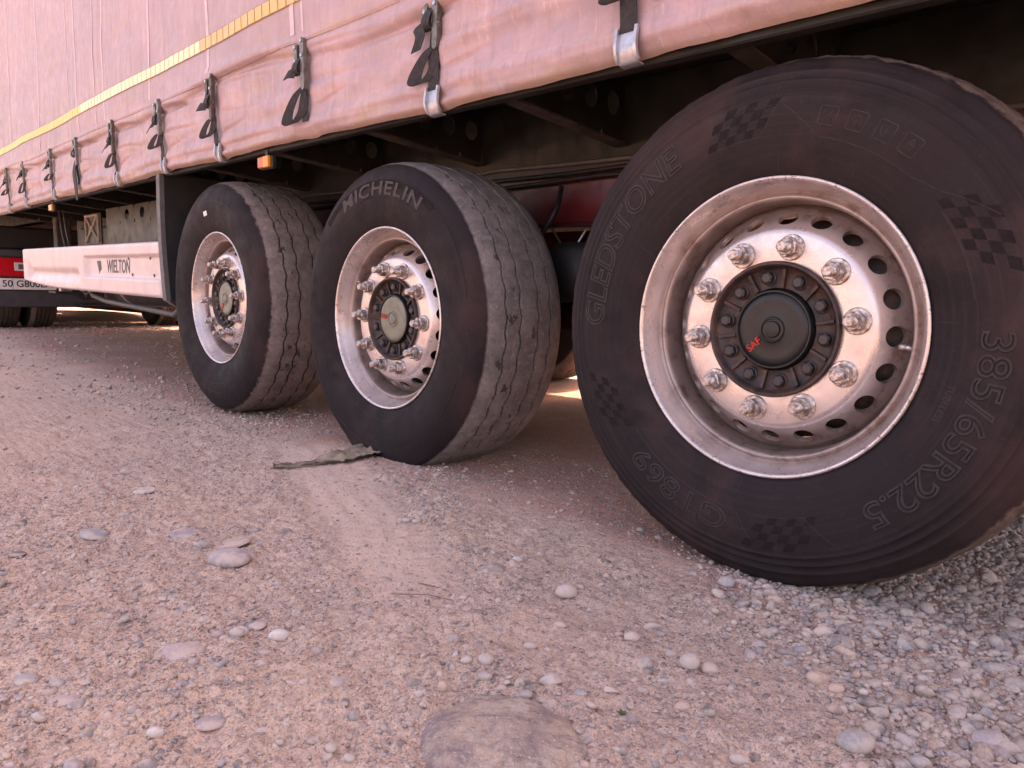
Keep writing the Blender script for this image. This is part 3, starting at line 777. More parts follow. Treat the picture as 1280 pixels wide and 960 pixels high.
# weld seams running up the cloth
for sx, wd in ((-6.36, .02), (-5.45, .02), (-4.65, .012), (-4.46, .02), (-4.08, .012), (-3.92, .02), (-3.21, .02), (-2.50, .025), (-1.77, .03), (-1.70, .012), (-7.1, .02), (-0.9, .02)):
    zz = np.linspace(1.43, 3.9, 90)
    a = np.stack([np.full(90, sx-wd/2), np.minimum(cy(np.full(90, sx-wd/2), zz), cy(np.full(90, sx+wd/2), zz))-0.0010, zz-TILT*sx], -1)
    b = a.copy(); b[:, 0] += wd
    V = np.stack([a, b], 1).reshape(-1, 3)
    link('weld_seam', np_mesh('weld_seam', V, grid_faces(90, 2), M['seam'], True), curtain)
# lapped edge: thin dark strip painting the stitching and the shade under the lap
xs_ = np.arange(-7.6, 0.94, 0.02)
zl_ = 1.408+0.012*vnoise(xs_*1.4, xs_*0+9, 61)*2-0.004
for part_ in range(0, len(xs_)-2, 36):
    q = slice(part_, min(part_+36, len(xs_)))
    wv_ = 0.0010+0.0014*np.abs(vnoise(xs_[q]*9, xs_[q]*0, 72))
    A_ = np.stack([xs_[q], cy(xs_[q], zl_[q])-0.0015, zl_[q]-wv_-TILT*xs_[q]], -1); B_ = A_.copy(); B_[:, 2] += 2*wv_
    link('stitch_shade_line', np_mesh('stitch_shade_line', np.stack([A_, B_], 1).reshape(-1, 3), grid_faces(len(A_), 2), M['crease']), curtain)
# reflective tape, a row of separate segments
zt = np.array([1.529, 1.584]); xt = np.arange(-7.75, -1.15, 0.03)
TX, TZ = np.meshgrid(xt, zt, indexing='ij')
link('tape_backing', np_mesh('tape_backing', np.stack([TX, cy(TX, TZ)-0.0018, TZ-TILT*TX], -1).reshape(-1, 3), grid_faces(len(xt), 2), M['tape_back']), curtain)
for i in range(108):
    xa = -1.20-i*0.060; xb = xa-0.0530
    m = M['tape_o'] if xa > -2.52 else (M['tape_c'] if xa > -4.35 else M['tape_y'])  # retroreflective sheen painted as amber, cream and yellow along the row
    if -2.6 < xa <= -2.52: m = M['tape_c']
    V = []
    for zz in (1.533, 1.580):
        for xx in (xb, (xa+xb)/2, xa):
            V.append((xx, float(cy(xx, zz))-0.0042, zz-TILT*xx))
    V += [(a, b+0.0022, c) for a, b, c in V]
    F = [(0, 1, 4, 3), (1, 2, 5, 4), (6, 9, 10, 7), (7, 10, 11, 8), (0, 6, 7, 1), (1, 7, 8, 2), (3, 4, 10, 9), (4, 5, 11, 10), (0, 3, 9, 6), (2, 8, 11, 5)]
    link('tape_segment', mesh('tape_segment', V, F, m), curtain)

# body panels out of sight
def body(name, x0, x1, y0, y1, z0, z1, m, bev=0.0, parent=trailer):
    return MB().box(x0, x1, y0, y1, z0, z1, bev, T).build(name, m, parent)
body('roof', X0, X1, -0.03, 2.53, 3.93, 3.98, M['curtain'])
body('headboard', X0-0.03, X0, -0.03, 2.53, 1.2, 3.98, M['alu'])
body('rear_door', X1, X1+0.04, -0.03, 1.248, 1.2, 3.98, M['alu'])
body('rear_door', X1, X1+0.04, 1.252, 2.53, 1.2, 3.98, M['alu'])
body('curtain', X0, X1, 2.53, 2.54, 1.08, 3.93, M['curtain'])
body('load_floor', X0, X1, 0.03, 2.50, 1.245, 1.275, M['chassis'])
body('side_rail', X0, X1, -0.004, 0.03, 1.098, 1.245, M['chassis_brown'])
body('side_rail', X0, X1, 2.49, 2.52, 1.10, 1.245, M['chassis'])
# narrow grimy skirt rail just below the hem
body('lower_rail', X0, X1, 0.008, 0.045, 1.071, 1.092, M['chassis'], 0.004)
# main beams: web with a flange below and above
for y0, s in ((0.60, 1), (1.90, -1)):
    b = MB()
    b.box(-7.2, X1-0.1, y0-0.005, y0+0.005, 0.80, 1.243, 0, T)
    b.build('main_beam', M['beam'], trailer)
    b = MB()
    b.box(-7.2, X1-0.1, y0-0.07, y0+0.07, 0.785, 0.80, 0.003, T)
    b.build('beam_flange', M['maroon'], trailer)
    body('neck_beam', X0+0.3, -7.2, y0-0.05, y0+0.05, 1.10, 1.243, M['chassis'])

def plate_holes(mb, cells, fn, th):
    """cells: (u0,u1,v0a,v0b,v1,holes) quads in a plate; hole = (cu,cv,ru,rv) or None; fn(u,v,w)"""
    for (u0, u1, va, vb, v1, hole) in cells:
        vlow = lambda u: va+(vb-va)*(u-u0)/(u1-u0)
        if hole is None:
            mb.box(0, 1, 0, 1, 0, 1, 0, lambda a, b, c: fn(u0+(u1-u0)*a, vlow(u0+(u1-u0)*a)*(1-b)+v1*b, th*c)); continue
        cu, cv, ru, rv = hole
        n = 32; out = []; inn = []
        for k in range(n):
            q = 2*PI*k/n
            dx, dy = math.cos(q), math.sin(q)
            inn.append((cu+ru*dx, cv+rv*dy))
            tx = (u1-cu)/dx if dx > 1e-6 else ((u0-cu)/dx if dx < -1e-6 else 9e9)
            ty = (v1-cv)/dy if dy > 1e-6 else ((min(va, vb)-cv)/dy if dy < -1e-6 else 9e9)
            t = min(tx, ty)
            u, v = cu+t*dx, cv+t*dy
            out.append((u, max(v, vlow(u))))
        V = []; F = []
        for w_ in (0, th):
            V += [fn(u, v, w_) for u, v in out]+[fn(u, v, w_) for u, v in inn]
        for k in range(n):
            k2 = (k+1) % n
            F += [(k, k2, n+k2, n+k), (2*n+k2, 2*n+k, 3*n+k, 3*n+k2), (n+k, n+k2, 3*n+k2, 3*n+k), (k2, k, 2*n+k, 2*n+k2)]
        mb.add(V, F)
# outriggers: tapered webs with round holes and a bottom flange
def outrigger(x0, y0, y1):
    b = MB()
    lo = lambda y: 1.095-0.045*(abs(y-y0)/abs(y1-y0))
    cells = []
    n = 5; ys = [y0+(y1-y0)*k/n for k in range(n+1)]
    for k in range(n):
        a, c = sorted((ys[k], ys[k+1]))
        h = ((a+c)/2, 1.168, 0.030, 0.036) if 0 < k else None
        cells.append((a, c, lo(a), lo(c), 1.243, h))
    plate_holes(b, cells, lambda u, v, w_: T(x0+w_, u, v), 0.006)
    o = b.build('outrigger', M['chassis'], trailer)
    f = MB()
    f.box(0, 1, 0, 1, 0, 1, 0, lambda a, bb, c: T(x0-0.022+0.05*a, y0+(y1-y0)*bb, (lo(y0+(y1-y0)*bb)-0.008*c)-0.0005))
    f.build('outrigger_flange', M['chassis_brown'], o)
for k in range(16):
    xo = -0.80+0.68*3-0.68*k
    if xo < -8: continue
    outrigger(xo, 0.032, 0.592)
    if k % 2 == 0: outrigger(xo, 2.488, 1.908)
for k in range(10):
    xo = -0.46+1.36-1.36*k*0.7
    body('cross_member', xo, xo+0.06, 0.61, 1.89, 1.13, 1.243, M['chassis'])

# ------------------------------------------------------------------ wheels
SIDE = [(0.034, 0.296), (0.030, 0.300), (0.021, 0.318), (0.0125, 0.340), (0.0065, 0.365), (0.0025, 0.390), (0.0008, 0.410), (0.0012, 0.430), (0.0035, 0.448)]
RINGS = [(0.0042, 0.4520), (0.0024, 0.4545), (0.0030, 0.4570), (0.0064, 0.4590), (0.0080, 0.4660), (0.0066, 0.4690), (0.0072, 0.4725), (0.0115, 0.4745), (0.0150, 0.4850), (0.0138, 0.4880), (0.0152, 0.4910), (0.0195, 0.4935)]
SHOULDER = [(0.0245, 0.5015), (0.0300, 0.5090), (0.0350, 0.5140)]
side_y = np.array([p[0] for p in SIDE+RINGS[3::4]+SHOULDER]); side_r = np.array([p[1] for p in SIDE+RINGS[3::4]+SHOULDER])
def ysw(r): return np.interp(r, side_r, side_y)
GROOVES = (0.098, 0.155, 0.230, 0.287)
def tyre_mesh(name, Rt, zc, m, seed, groove=0.0055, wear=0.004, rings=True, nth=560):
    cols = list(SIDE)+(RINGS if rings else [(0.0075, 0.465), (0.0135, 0.482), (0.0185, 0.492)])+SHOULDER
    kinds = ['s']*len(cols)
    tread = []
    def crown(y): return 0.5345-0.010*((y-0.1925)/0.155)**2-0.012*np.clip(abs(y-0.1925)/0.1575, 0, 1)**8
    ys = [0.041, 0.048, 0.060, 0.075]
    for g in GROOVES: ys += [('g', g-0.0050), ('b', g-0.0036), ('b', g+0.0036), ('g', g+0.0050), g+0.020, g+0.036]
    ys = [q for q in ys if not (isinstance(q, float) and q > 0.31 and q < 0.3)]
    ys += [0.325, 0.337, 0.344]
    for q in ys:
        if isinstance(q, tuple): tread.append((q[1], crown(q[1])-(groove if q[0] == 'b' else 0.0), q[0]))
        else: tread.append((q, crown(q), 't'))
    tread.sort(key=lambda t: t[0])
    back = [(0.385-a, b) for a, b in (SHOULDER[::-1]+[(0.0185, 0.492), (0.0075, 0.465)]+SIDE[::-1])]
    y = np.array([c[0] for c in cols]+[t[0] for t in tread]+[b[0] for b in back])
    r = np.array([c[1] for c in cols]+[t[1] for t in tread]+[b[1] for b in back])
    isg = np.array([0]*len(cols)+[1 if t[2] in 'gb' else 0 for t in tread]+[0]*len(back))
    ist = np.array([0.0]*len(cols)+[1.0]*len(tread)+[0.0]*len(back))
    for j in range(1, 4): ist[len(cols)-j] = 1.1-0.3*j
    r = 0.296+(r-0.296)*(Rt-0.296)/(0.5345-0.296)
    th = np.linspace(0, 2*PI, nth, endpoint=False)
    zig = 0.0045*(2/PI)*np.arcsin(np.sin(th*40))+0.0012*np.sin(th*173)
    Yv = y[None, :]+isg[None, :]*zig[:, None]
    n1 = vnoise(np.cos(th)[:, None]*30+y[None]*60, np.sin(th)[:, None]*30+0*y[None], seed)
    n2 = vnoise(np.cos(th)[:, None]*95+y[None]*160, np.sin(th)[:, None]*95+y[None]*30, seed+5)
    Rv = r[None, :]+ist[None, :]*(wear*n1+wear*0.5*n2)
    # torn pits in the ribs
    pit = np.clip(vnoise(np.cos(th)[:, None]*22+y[None]*30, np.sin(th)[:, None]*22-y[None]*25, seed+9)-0.36, 0, 1)*4
    Rv = Rv-np.clip(pit, 0, 1)*0.006*(ist[None] > 0.95)*(y[None] > 0.06)*(y[None] < 0.2)
    Yv = Yv+(1-ist[None])*0.0007*vnoise(np.cos(th)[:, None]*9+r[None]*30, np.sin(th)[:, None]*9, seed+2)
    X = Rv*np.cos(th)[:, None]; Z = Rv*np.sin(th)[:, None]
    # the contact patch is pressed flat and the wall bulges
    low = np.clip((zc+0.06-Z)/0.06, 0, 1.5)
    Yv = Yv+np.where(Yv < 0.19, -1, 1)*0.017*low**2*np.clip((0.19-np.minimum(Yv, 0.385-Yv))/0.19, 0, 1)
    Z = np.maximum(Z, zc+0.004*np.exp(-(Z-zc)**2/0.001)*0)
    V = np.stack([X, Yv, Z], -1).reshape(-1, 3)
    me = np_mesh(name, V, grid_faces(nth, len(y), True), m)
    me.set_sharp_from_angle(angle=math.radians(50))
    return me

def text_mesh(txt, size, fill=True, ext=0.0006, bev=0.0, shear=0.0, space=1.0, offset=0.0):
    cu = bpy.data.curves.new('txt', 'FONT')
    cu.body = txt; cu.size = size; cu.shear = shear; cu.space_character = space; cu.offset = offset
    cu.align_x = 'CENTER'; cu.align_y = 'CENTER'
    cu.fill_mode = 'FRONT' if fill else 'NONE'
    if fill:
        cu.fill_mode = 'BOTH'; cu.extrude = ext
    cu.bevel_depth = bev
    cu.bevel_resolution = 1
    cu.resolution_u = 4
    o = bpy.data.objects.new('txt', cu)
    COL.objects.link(o)
    bpy.context.view_layer.update()
    me = bpy.data.meshes.new_from_object(o.evaluated_get(bpy.context.evaluated_depsgraph_get()))
    v = np.array([p.co[:] for p in me.vertices]); f = [tuple(p.vertices) for p in me.polygons]
    bpy.data.objects.remove(o); bpy.data.meshes.remove(me); bpy.data.curves.remove(cu)
    return v, f
def arc_text(txt, size, a_mid, rad, m, parent, name='raised_lettering', span=None, **kw):
    """lettering wrapped clockwise on the sidewall, tops outward"""
    v, f = text_mesh(txt, size, **kw)
    sx = 1.0
    if span:
        v[:, 0] -= (v[:, 0].max()+v[:, 0].min())/2
        sx = math.radians(span)*rad/(v[:, 0].max()-v[:, 0].min())
    th = math.radians(a_mid)-v[:, 0]*sx/rad
    rr = rad+v[:, 1]
    V = np.stack([rr*np.cos(th), ysw(rr)-v[:, 2], rr*np.sin(th)], -1)
    return link(name, mesh(name, V, f, m, False), parent)
def side_patch(mb, a, rad, quad, h=0.0008):
    """quad of (du along clockwise, dr) laid on the sidewall at angle a"""
    V = []
    for w_ in (0.0, h):
        for du, dr in quad:
            rr = rad+dr; th = math.radians(a)-du/rad
            V.append((rr*math.cos(th), float(ysw(rr))+0.0006-w_-0.0006*(w_ > 0), rr*math.sin(th)))
    n = len(quad)
    F = [tuple(range(n, 2*n))]+[(i, (i+1) % n, (i+1) % n+n, i+n) for i in range(n)]
    mb.add(V, F)
def side_line(mb, pts, w_=0.0016, h=0.0011):
    P = []
    for a, rr in pts:
        th = math.radians(a); P.append((rr*math.cos(th), float(ysw(rr))+0.0002, rr*math.sin(th)))
    mb.tube(P, w_*0.6, 6)

# rim: barrel and flange lathe, disc with twenty vent holes
RIM_PROF = [(0.0345, 0.2965), (0.0300, 0.3000), (0.0262, 0.3020), (0.0238, 0.3005), (0.0236, 0.2975), (0.0262, 0.2945), (0.0300, 0.2930), (0.0360, 0.2915),
            (0.0460, 0.2875), (0.0580, 0.2830), (0.0690, 0.2795), (0.0740, 0.2770), (0.0755, 0.2745), (0.0735, 0.2718), (0.0700, 0.2695), (0.0682, 0.2668), (0.0690, 0.2638), (0.0730, 0.2612), (0.0800, 0.2595), (0.0920, 0.2582), (0.1100, 0.2570),
            (0.1400, 0.2560), (0.2200, 0.2540), (0.2900, 0.2580), (0.3400, 0.2850), (0.3500, 0.3000)]
DISC_IN = [(0.0660, 0.1360), (0.0655, 0.1420), (0.0650, 0.1500), (0.0650, 0.1930), (0.0660, 0.1985), (0.0690, 0.2035), (0.0740, 0.2075)]
def cone(s):  # vent band, s from 0 (front) to 1 (at the barrel)
    return 0.0740+0.046*s, 0.2075+0.0390*s+0.001*s*s
def rim_meshes():
    b = MB(); b.lathe(RIM_PROF, 144)
    v1 = mesh('rim', b.v, b.f, M['rim'], True); v1.set_sharp_from_angle(angle=math.radians(55))
    d = MB(); d.lathe(DISC_IN, 160)
    N = 20; n = 32; dth = 2*PI/N
    for k in range(N):
        c0 = (k+0.5)*dth
        out = []; inn = []
        for q in range(n):
            a = 2*PI*q/n+PI/4
            dx, dy = math.cos(a), math.sin(a)
            t = 1/max(abs(dx), abs(dy))
            out.append((c0+dx*t*dth/2, 0.5+dy*t*0.5))
            inn.append((c0+dx*0.0205/0.228, 0.47+dy*0.345))
        V = []
        for (th, s) in out+inn:
            yy, rr = cone(s); V.append((rr*math.cos(th), yy, rr*math.sin(th)))
        for (th, s) in inn:     # wall of the hole, pushed inwards along the plate normal
            yy, rr = cone(s); V.append(((rr-0.0085)*math.cos(th), yy+0.0055, (rr-0.0085)*math.sin(th)))
        F = []
        for q in range(n):
            q2 = (q+1) % n
            F += [(q, q2, n+q2, n+q), (n+q, n+q2, 2*n+q2, 2*n+q)]
        d.add(V, F)
    d.lathe([(0.120, 0.2475), (0.136, 0.2565)], 96)
    d.lathe([(0.074, 0.136), (0.074, 0.196)], 96)
    v2 = mesh('disc', d.v, d.f, M['rim'], True); v2.set_sharp_from_angle(angle=math.radians(38))
    return v1, v2
RIM_ME, DISC_ME = rim_meshes()

def hexring(mb, r, y0, y1, cham=0.0015, n=6, rot=0.0):
    pr = []
    V = []
    for (yy, rr) in ((y0, r), (y1+cham, r), (y1, r-cham*1.3)):
        for k in range(n):
            q = 2*PI*k/n+rot; V.append((rr*math.cos(q), yy, rr*math.sin(q)))
    F = []
    for j in range(2):
        for k in range(n):
            F.append((j*n+k, (j+1)*n+k, (j+1)*n+(k+1) % n, j*n+(k+1) % n))
    F.append(tuple(2*n+k for k in range(n)))
    mb.add(V, F)
def nut_mesh():
    b = MB()
    b.lathe([(0.0, 0.0), (0.0, 0.0262), (-0.004, 0.0262), (-0.0055, 0.0245), (-0.006, 0.018)], 28)
    hexring(b, 0.0205, -0.006, -0.026)
    b.lathe([(-0.026, 0.0165), (-0.028, 0.0155), (-0.028, 0.0112)], 20)
    pr = [(-0.028, 0.0112)]
    yy = -0.028
    while yy > -0.047:
        pr += [(yy-0.0008, 0.0112), (yy-0.0016, 0.0102)]; yy -= 0.002
    pr += [(-0.0485, 0.0105), (-0.0505, 0.0088), (-0.0505, 0.0)]
    b.lathe(pr, 16)
    me = mesh('wheel_nut', b.v, b.f, M['nut'], True); me.set_sharp_from_angle(angle=math.radians(35)); return me
NUT_ME = nut_mesh()
def bolt_mesh():
    b = MB()
    b.lathe([(0.0, 0.0), (0.0, 0.0155), (-0.0025, 0.0155), (-0.004, 0.0135)], 20)
    hexring(b, 0.0122, -0.003, -0.013)
    b.lathe([(-0.013, 0.0095), (-0.0145, 0.0085), (-0.0145, 0.0)], 14)
    me = mesh('hub_bolt', b.v, b.f, M['hub_edge'], True); me.set_sharp_from_angle(angle=math.radians(35)); return me
BOLT_ME = bolt_mesh()
def hub_mesh():
    b = MB()
    b.lathe([(0.070, 0.1390), (0.058, 0.1390), (0.055, 0.1370), (0.055, 0.1325), (0.058, 0.1295), (0.066, 0.1275), (0.072, 0.1220), (0.078, 0.0900), (0.076, 0.0850)], 96)
    for k in range(10):   # cast ribs between the bolts
        q = 2*PI*k/10+0.035
        c, s = math.cos(q), math.sin(q)
        V = []
        for rr, yy in ((0.086, 0.070), (0.124, 0.064)):
            for t, dy in ((-0.0045, 0.014), (-0.003, 0.0), (0.003, 0.0), (0.0045, 0.014)):
                V.append((rr*c-t*s, yy+dy, rr*s+t*c))
        b.add(V, [(0, 4, 5, 1), (1, 5, 6, 2), (2, 6, 7, 3), (4, 7, 6, 5), (0, 1, 2, 3)])
    me = mesh('hub_flange', b.v, b.f, M['hub'], True); me.set_sharp_from_angle(angle=math.radians(40)); return me
HUB_ME = hub_mesh()
def cap_mesh(face):
    b = MB()
    b.lathe([(0.080, 0.0880), (0.066, 0.0870), (0.062, 0.0845), (0.062, 0.0815), (0.066, 0.0790)], 72)
    n1 = len(b.f)
    b.lathe([(0.066, 0.0790), (0.064, 0.0760), (0.0625, 0.0715), (0.063, 0.0600), (0.0645, 0.0330), (0.0635, 0.0285), (0.0600, 0.0262), (0.0600, 0.0240), (0.0630, 0.0225), (0.0630, 0.0190), (0.0590, 0.0170), (0.0580, 0.0100), (0.0580, 0.0)], 72)
    mi = [0]*n1+[1]*(len(b.f)-n1)
    me = mesh('hub_cap', b.v, b.f, [M['cap'], face], True, mi); me.set_sharp_from_angle(angle=math.radians(40)); return me
CAP_DARK, CAP_GREEN = cap_mesh(M['cap']), cap_mesh(M['cap_green'])
def valve_mesh():
    b = MB()
    b.tube([(0.272, 0.090, 0), (0.264, 0.080, 0), (0.256, 0.074, 0), (0.250, 0.072, 0)], [0.0060, 0.0048, 0.0045, 0.0045], 10)
    b.tube([(0.251, 0.0722, 0), (0.240, 0.071, 0)], 0.0060, 10)
    me = mesh('valve_stem', b.v, b.f, M['nut'], True); return me
VALVE_ME = valve_mesh()

def saf_text(parent, a):
    v, f = text_mesh('SAF', 0.022, fill=True, ext=0.0012, offset=0.0004)
    ca, sa = math.cos(math.radians(a)), math.sin(math.radians(a))
    # reads outside-in along the radius
    q = 0.050
    lx, lz = v[:, 0], v[:, 1]
    if a < 200: dx, dz = (-ca, -sa), (sa, -ca)
    else: dx, dz = (-ca, -sa), (sa, -ca)
    X = q*ca+lx*dx[0]+lz*dz[0]; Z = q*sa+lx*dx[1]+lz*dz[1]
    return link('red_logo', mesh('red_logo', np.stack([X, 0.0622-v[:, 2], Z], -1), f, M['red']), parent)

def make_wheel(label, x, z, Rt, zg, m, seed, rot, caprot, vrot, cap, rings=True, groove=0.0055, wear=0.004):
    w_ = empty('wheel', (x, 0, z), trailer)
    w_['label'] = label
    tyre = link('tyre', tyre_mesh('tyre', Rt, zg-z, m, seed, groove, wear, rings), w_)
    link('rim', RIM_ME, w_)
    link('wheel_disc', DISC_ME, w_, rot=(0, -math.radians(rot), 0))
    link('hub_flange', HUB_ME, w_, rot=(0, -math.radians(rot), 0))
    link('hub_cap', cap, w_).scale = (0.94, 1, 0.94)
    for k in range(10):
        q = math.radians(rot+36*k)
        link('wheel_nut', NUT_ME, w_, (0.1675*math.cos(q), 0.065, 0.1675*math.sin(q)), (0, -q*1.7-k*0.6, 0))
        q2 = math.radians(rot+20+36*k)
        link('hub_bolt', BOLT_ME, w_, (0.1065*math.cos(q2), 0.0745, 0.1065*math.sin(q2)), (0, k*0.9, 0))
    link('valve_stem', VALVE_ME, w_, rot=(0, -math.radians(vrot), 0))
    saf_text(w_, caprot)
    b = MB(); b.lathe([(0.135, 0.0), (0.135, 0.190), (0.150, 0.232), (0.34, 0.236), (0.34, 0.0)], 48)
    b.build('brake_drum', M['hub'], w_, smooth=False)
    return w_
W1 = make_wheel('nearest wheel with raised lettering and checkered marks on its sidewall', 0.0, 0.51, 0.5345, -0.014, M['rubber_near'], 3, 8, 222, -5, CAP_DARK)
W2 = make_wheel('middle wheel with a worn bald tread', -1.3265, 0.485, 0.5160, 0.022, M['rubber_mid'], 14, -3, 172, 150, CAP_GREEN, False, 0.009, 0.0016)
W3 = make_wheel('farthest wheel with a white sticker on its sidewall', -2.653, 0.533, 0.5345, 0.002, M['rubber_far'], 27, 5, 232, 200, CAP_GREEN, False, 0.009, 0.0026)

# --- writing and marks moulded into the near tyre
for txt, sz, a, rr, sp, kw in (('GLEDSTONE', 0.078, 150.0, 0.412, 62, dict(fill=False, bev=0.0023, shear=0.12)),
                               ('385/65R22.5', 0.066, -26.5, 0.402, 58, dict(fill=False, bev=0.0023)),
                               ('GT869', 0.066, -115.0, 0.404, 37, dict(fill=False, bev=0.0018))):
    arc_text(txt, sz, a, rr, M['letter_pale'], W1, span=sp, **kw)
arc_text('TUBELESS', 0.016, -18.0, 0.352, M['letter'], W1, fill=True, ext=0.0005)
# checkered flags
for a, skew in ((99.0, 0.6), (26.0, 0.6), (-80.0, 0.6), (-153.0, 0.6)):
    b = MB()
    for i in range(6):
        for j in range(4):
            if (i+j) % 2: continue
            u0 = -0.063+i*0.021; r0 = -0.034+j*0.017
            sk = skew*r0
            side_patch(b, a, 0.410, [(u0+sk, r0), (u0+0.0205+sk, r0), (u0+0.0205+sk+skew*0.0165, r0+0.0165), (u0+sk+skew*0.0165, r0+0.0165)], 0.0004)
    b.build('checkered_mark', M['check_dark'], W1)
# pictogram tiles
for k, a in enumerate((74.5, 66.9, 59.3, 52.1)):
    b = MB()
    def fr(pts, w_=0.0016):
        side_line(b, [(a-math.degrees(u/0.41), 0.41+v) for u, v in pts], w_)
    q = 0.0165; c = 0.003
    fr([(-q+c, -q), (q-c, -q), (q, -q+c), (q, q-c), (q-c, q), (-q+c, q), (-q, q-c), (-q, -q+c), (-q+c, -q)], 0.002)
    art = [[[(-0.010, -0.010), (0.009, 0.009)], [(0.009, -0.009), (0.002, 0.0), (0.006, 0.010)], [(-0.009, 0.009), (-0.003, 0.002)]],
           [[(-0.008, -0.010), (-0.008, 0.004), (0, 0.010), (0.008, 0.006), (0.008, -0.010)], [(0.0, -0.010), (0.0, 0.002)], [(-0.011, 0.0), (-0.004, 0.008)]],
           [[(-0.009, 0.008), (-0.006, -0.006), (0.009, -0.009)], [(0.003, 0.009), (0.001, -0.002), (0.008, -0.001)]],
           [[(0, 0.011), (-0.006, 0.0), (-0.004, -0.008), (0.004, -0.008), (0.006, 0.0), (0, 0.011)], [(0, 0.004), (0, -0.006)]]][k]
    for p in art: fr(p)
    b.build('pictogram', M['letter_pale'], W1, smooth=True)
# panel lines
LINE_WHEEL = W1
def arc_line(a0, a1, r0, r1=None, n=24, w_=0.0014):
    r1 = r0 if r1 is None else r1
    q = MB()
    side_line(q, [(a0+(a1-a0)*i/n, r0+(r1-r0)*i/n) for i in range(n+1)], w_)
    q.build('moulded_line', M['letter'], LINE_WHEEL, smooth=True)
arc_line(88, 76, 0.436, 0.372, 6); arc_line(76, 47, 0.372, 0.372); arc_line(47, 39, 0.372, 0.388, 6); arc_line(39, 27, 0.388, 0.440, 6)
arc_line(115, 93, 0.378, 0.376); arc_line(93, 88, 0.376, 0.436, 6); arc_line(-94, -88, 0.380, 0.437, 6); arc_line(-88, -72, 0.378, 0.378); arc_line(-72, -66, 0.38, 0.437, 6)
arc_line(10, 34, 0.372, 0.372); arc_line(-140, -94, 0.372, 0.378)
for a in (88, 62, 30, 5, -42, -95, 150): arc_line(a, a-0.4, 0.312, 0.345, 3, 0.0010)
for a in (89, 60, 40, 12, -20, -60, -100): arc_line(a, a-0.3, 0.447, 0.470, 3, 0.0012)
# --- writing on the middle tyre: a dark band with pale raised letters
b = MB()
n = 50
V = []; F = []
for i in range(n+1):
    a = math.radians(133-(133-50)*i/n)
    t = min(i, n-i)/n
    lo, hi = 0.392, 0.447
    for rr in (lo, hi): V.append((rr*math.cos(a), float(ysw(rr))-0.0009, rr*math.sin(a)))
for i in range(n): F.append((2*i, 2*i+2, 2*i+3, 2*i+1))
b.add(V, F); b.build('letter_band', M['check_dark'], W2)
arc_text('MICHELIN', 0.058, 87.5, 0.4185, M['michelin'], W2, span=62, fill=True, ext=0.0022, shear=0.1, offset=0.0012, space=1.12)
LINE_WHEEL = W2
arc_line(134, 50, 0.390); arc_line(134, 50, 0.449); arc_line(50, 46, 0.390, 0.365, 5); arc_line(46, 20, 0.365); arc_line(50, 10, 0.449)
arc_line(-160, -20, 0.436); arc_line(20, -40, 0.372)
LINE_WHEEL = W3
arc_line(180, -180, 0.436, n=90); arc_line(-150, -60, 0.395)
b = MB()
for u in (-0.012, 0.0, 0.012):
    side_patch(b, 97.5, 0.388, [(u-0.0055, -0.010), (u+0.0055, -0.010), (u+0.0055, 0.010), (u-0.0055, 0.010)], 0.0008)
b.build('sticker', M['white_sticker'], W3)

# wheels of the off side
for x, z, Rt, zg, m in ((0.0, 0.51, 0.5345, -0.014, M['rubber_near']), (-1.3265, 0.49, 0.5160, 0.010, M['rubber_mid']), (-2.653, 0.533, 0.5345, 0.002, M['rubber_far'])):
    o = empty('wheel', (x, 2.5, z), trailer)
    o.rotation_euler = (0, 0, PI)
    link('tyre', tyre_mesh('tyre', Rt, zg-z, m, 5, nth=200), o)
    link('rim', RIM_ME, o); link('wheel_disc', DISC_ME, o); link('hub_flange', HUB_ME, o); link('hub_cap', CAP_DARK, o)
# axles, arms, air springs, hangers
for x, z in ((0.0, 0.51), (-1.3265, 0.485), (-2.653, 0.533)):
    MB().tube([(x, 0.30, z), (x, 2.20, z)], 0.0635, 20).build('axle', M['chassis'], trailer, smooth=True)
    for y0 in (0.60, 1.90):
        MB().box(x-0.62, x+0.46, y0-0.04, y0+0.04, z-0.035, z+0.065, 0.012).build('trailing_arm', M['maroon'], trailer)
        b = MB(); b.lathe([(0, 0.0), (0, 0.115), (0.03, 0.145), (0.10, 0.150), (0.17, 0.145), (0.20, 0.115), (0.20, 0.0)], 28, (x+0.40, y0, z+0.065), 'z')
        b.build('air_spring', M['plastic'], trailer, smooth=True)
        b = MB(); b.prism([(x-0.70, 0.79-TILT*x), (x-0.36, 0.79-TILT*x), (x-0.46, z-0.10), (x-0.64, z-0.10)], 'y', y0-0.075, y0+0.075)
        b.build('hanger_bracket', M['maroon'], trailer)
        b = MB(); b.lathe([(0, 0.0), (0, 0.07), (0.02, 0.085), (0.14, 0.085), (0.16, 0.06), (0.16, 0)], 20, (x+0.08, y0+(-0.13 if y0 < 1 else 0.0), z+0.10), 'x')
        b.build('brake_chamber', M['plastic'], trailer, smooth=True)

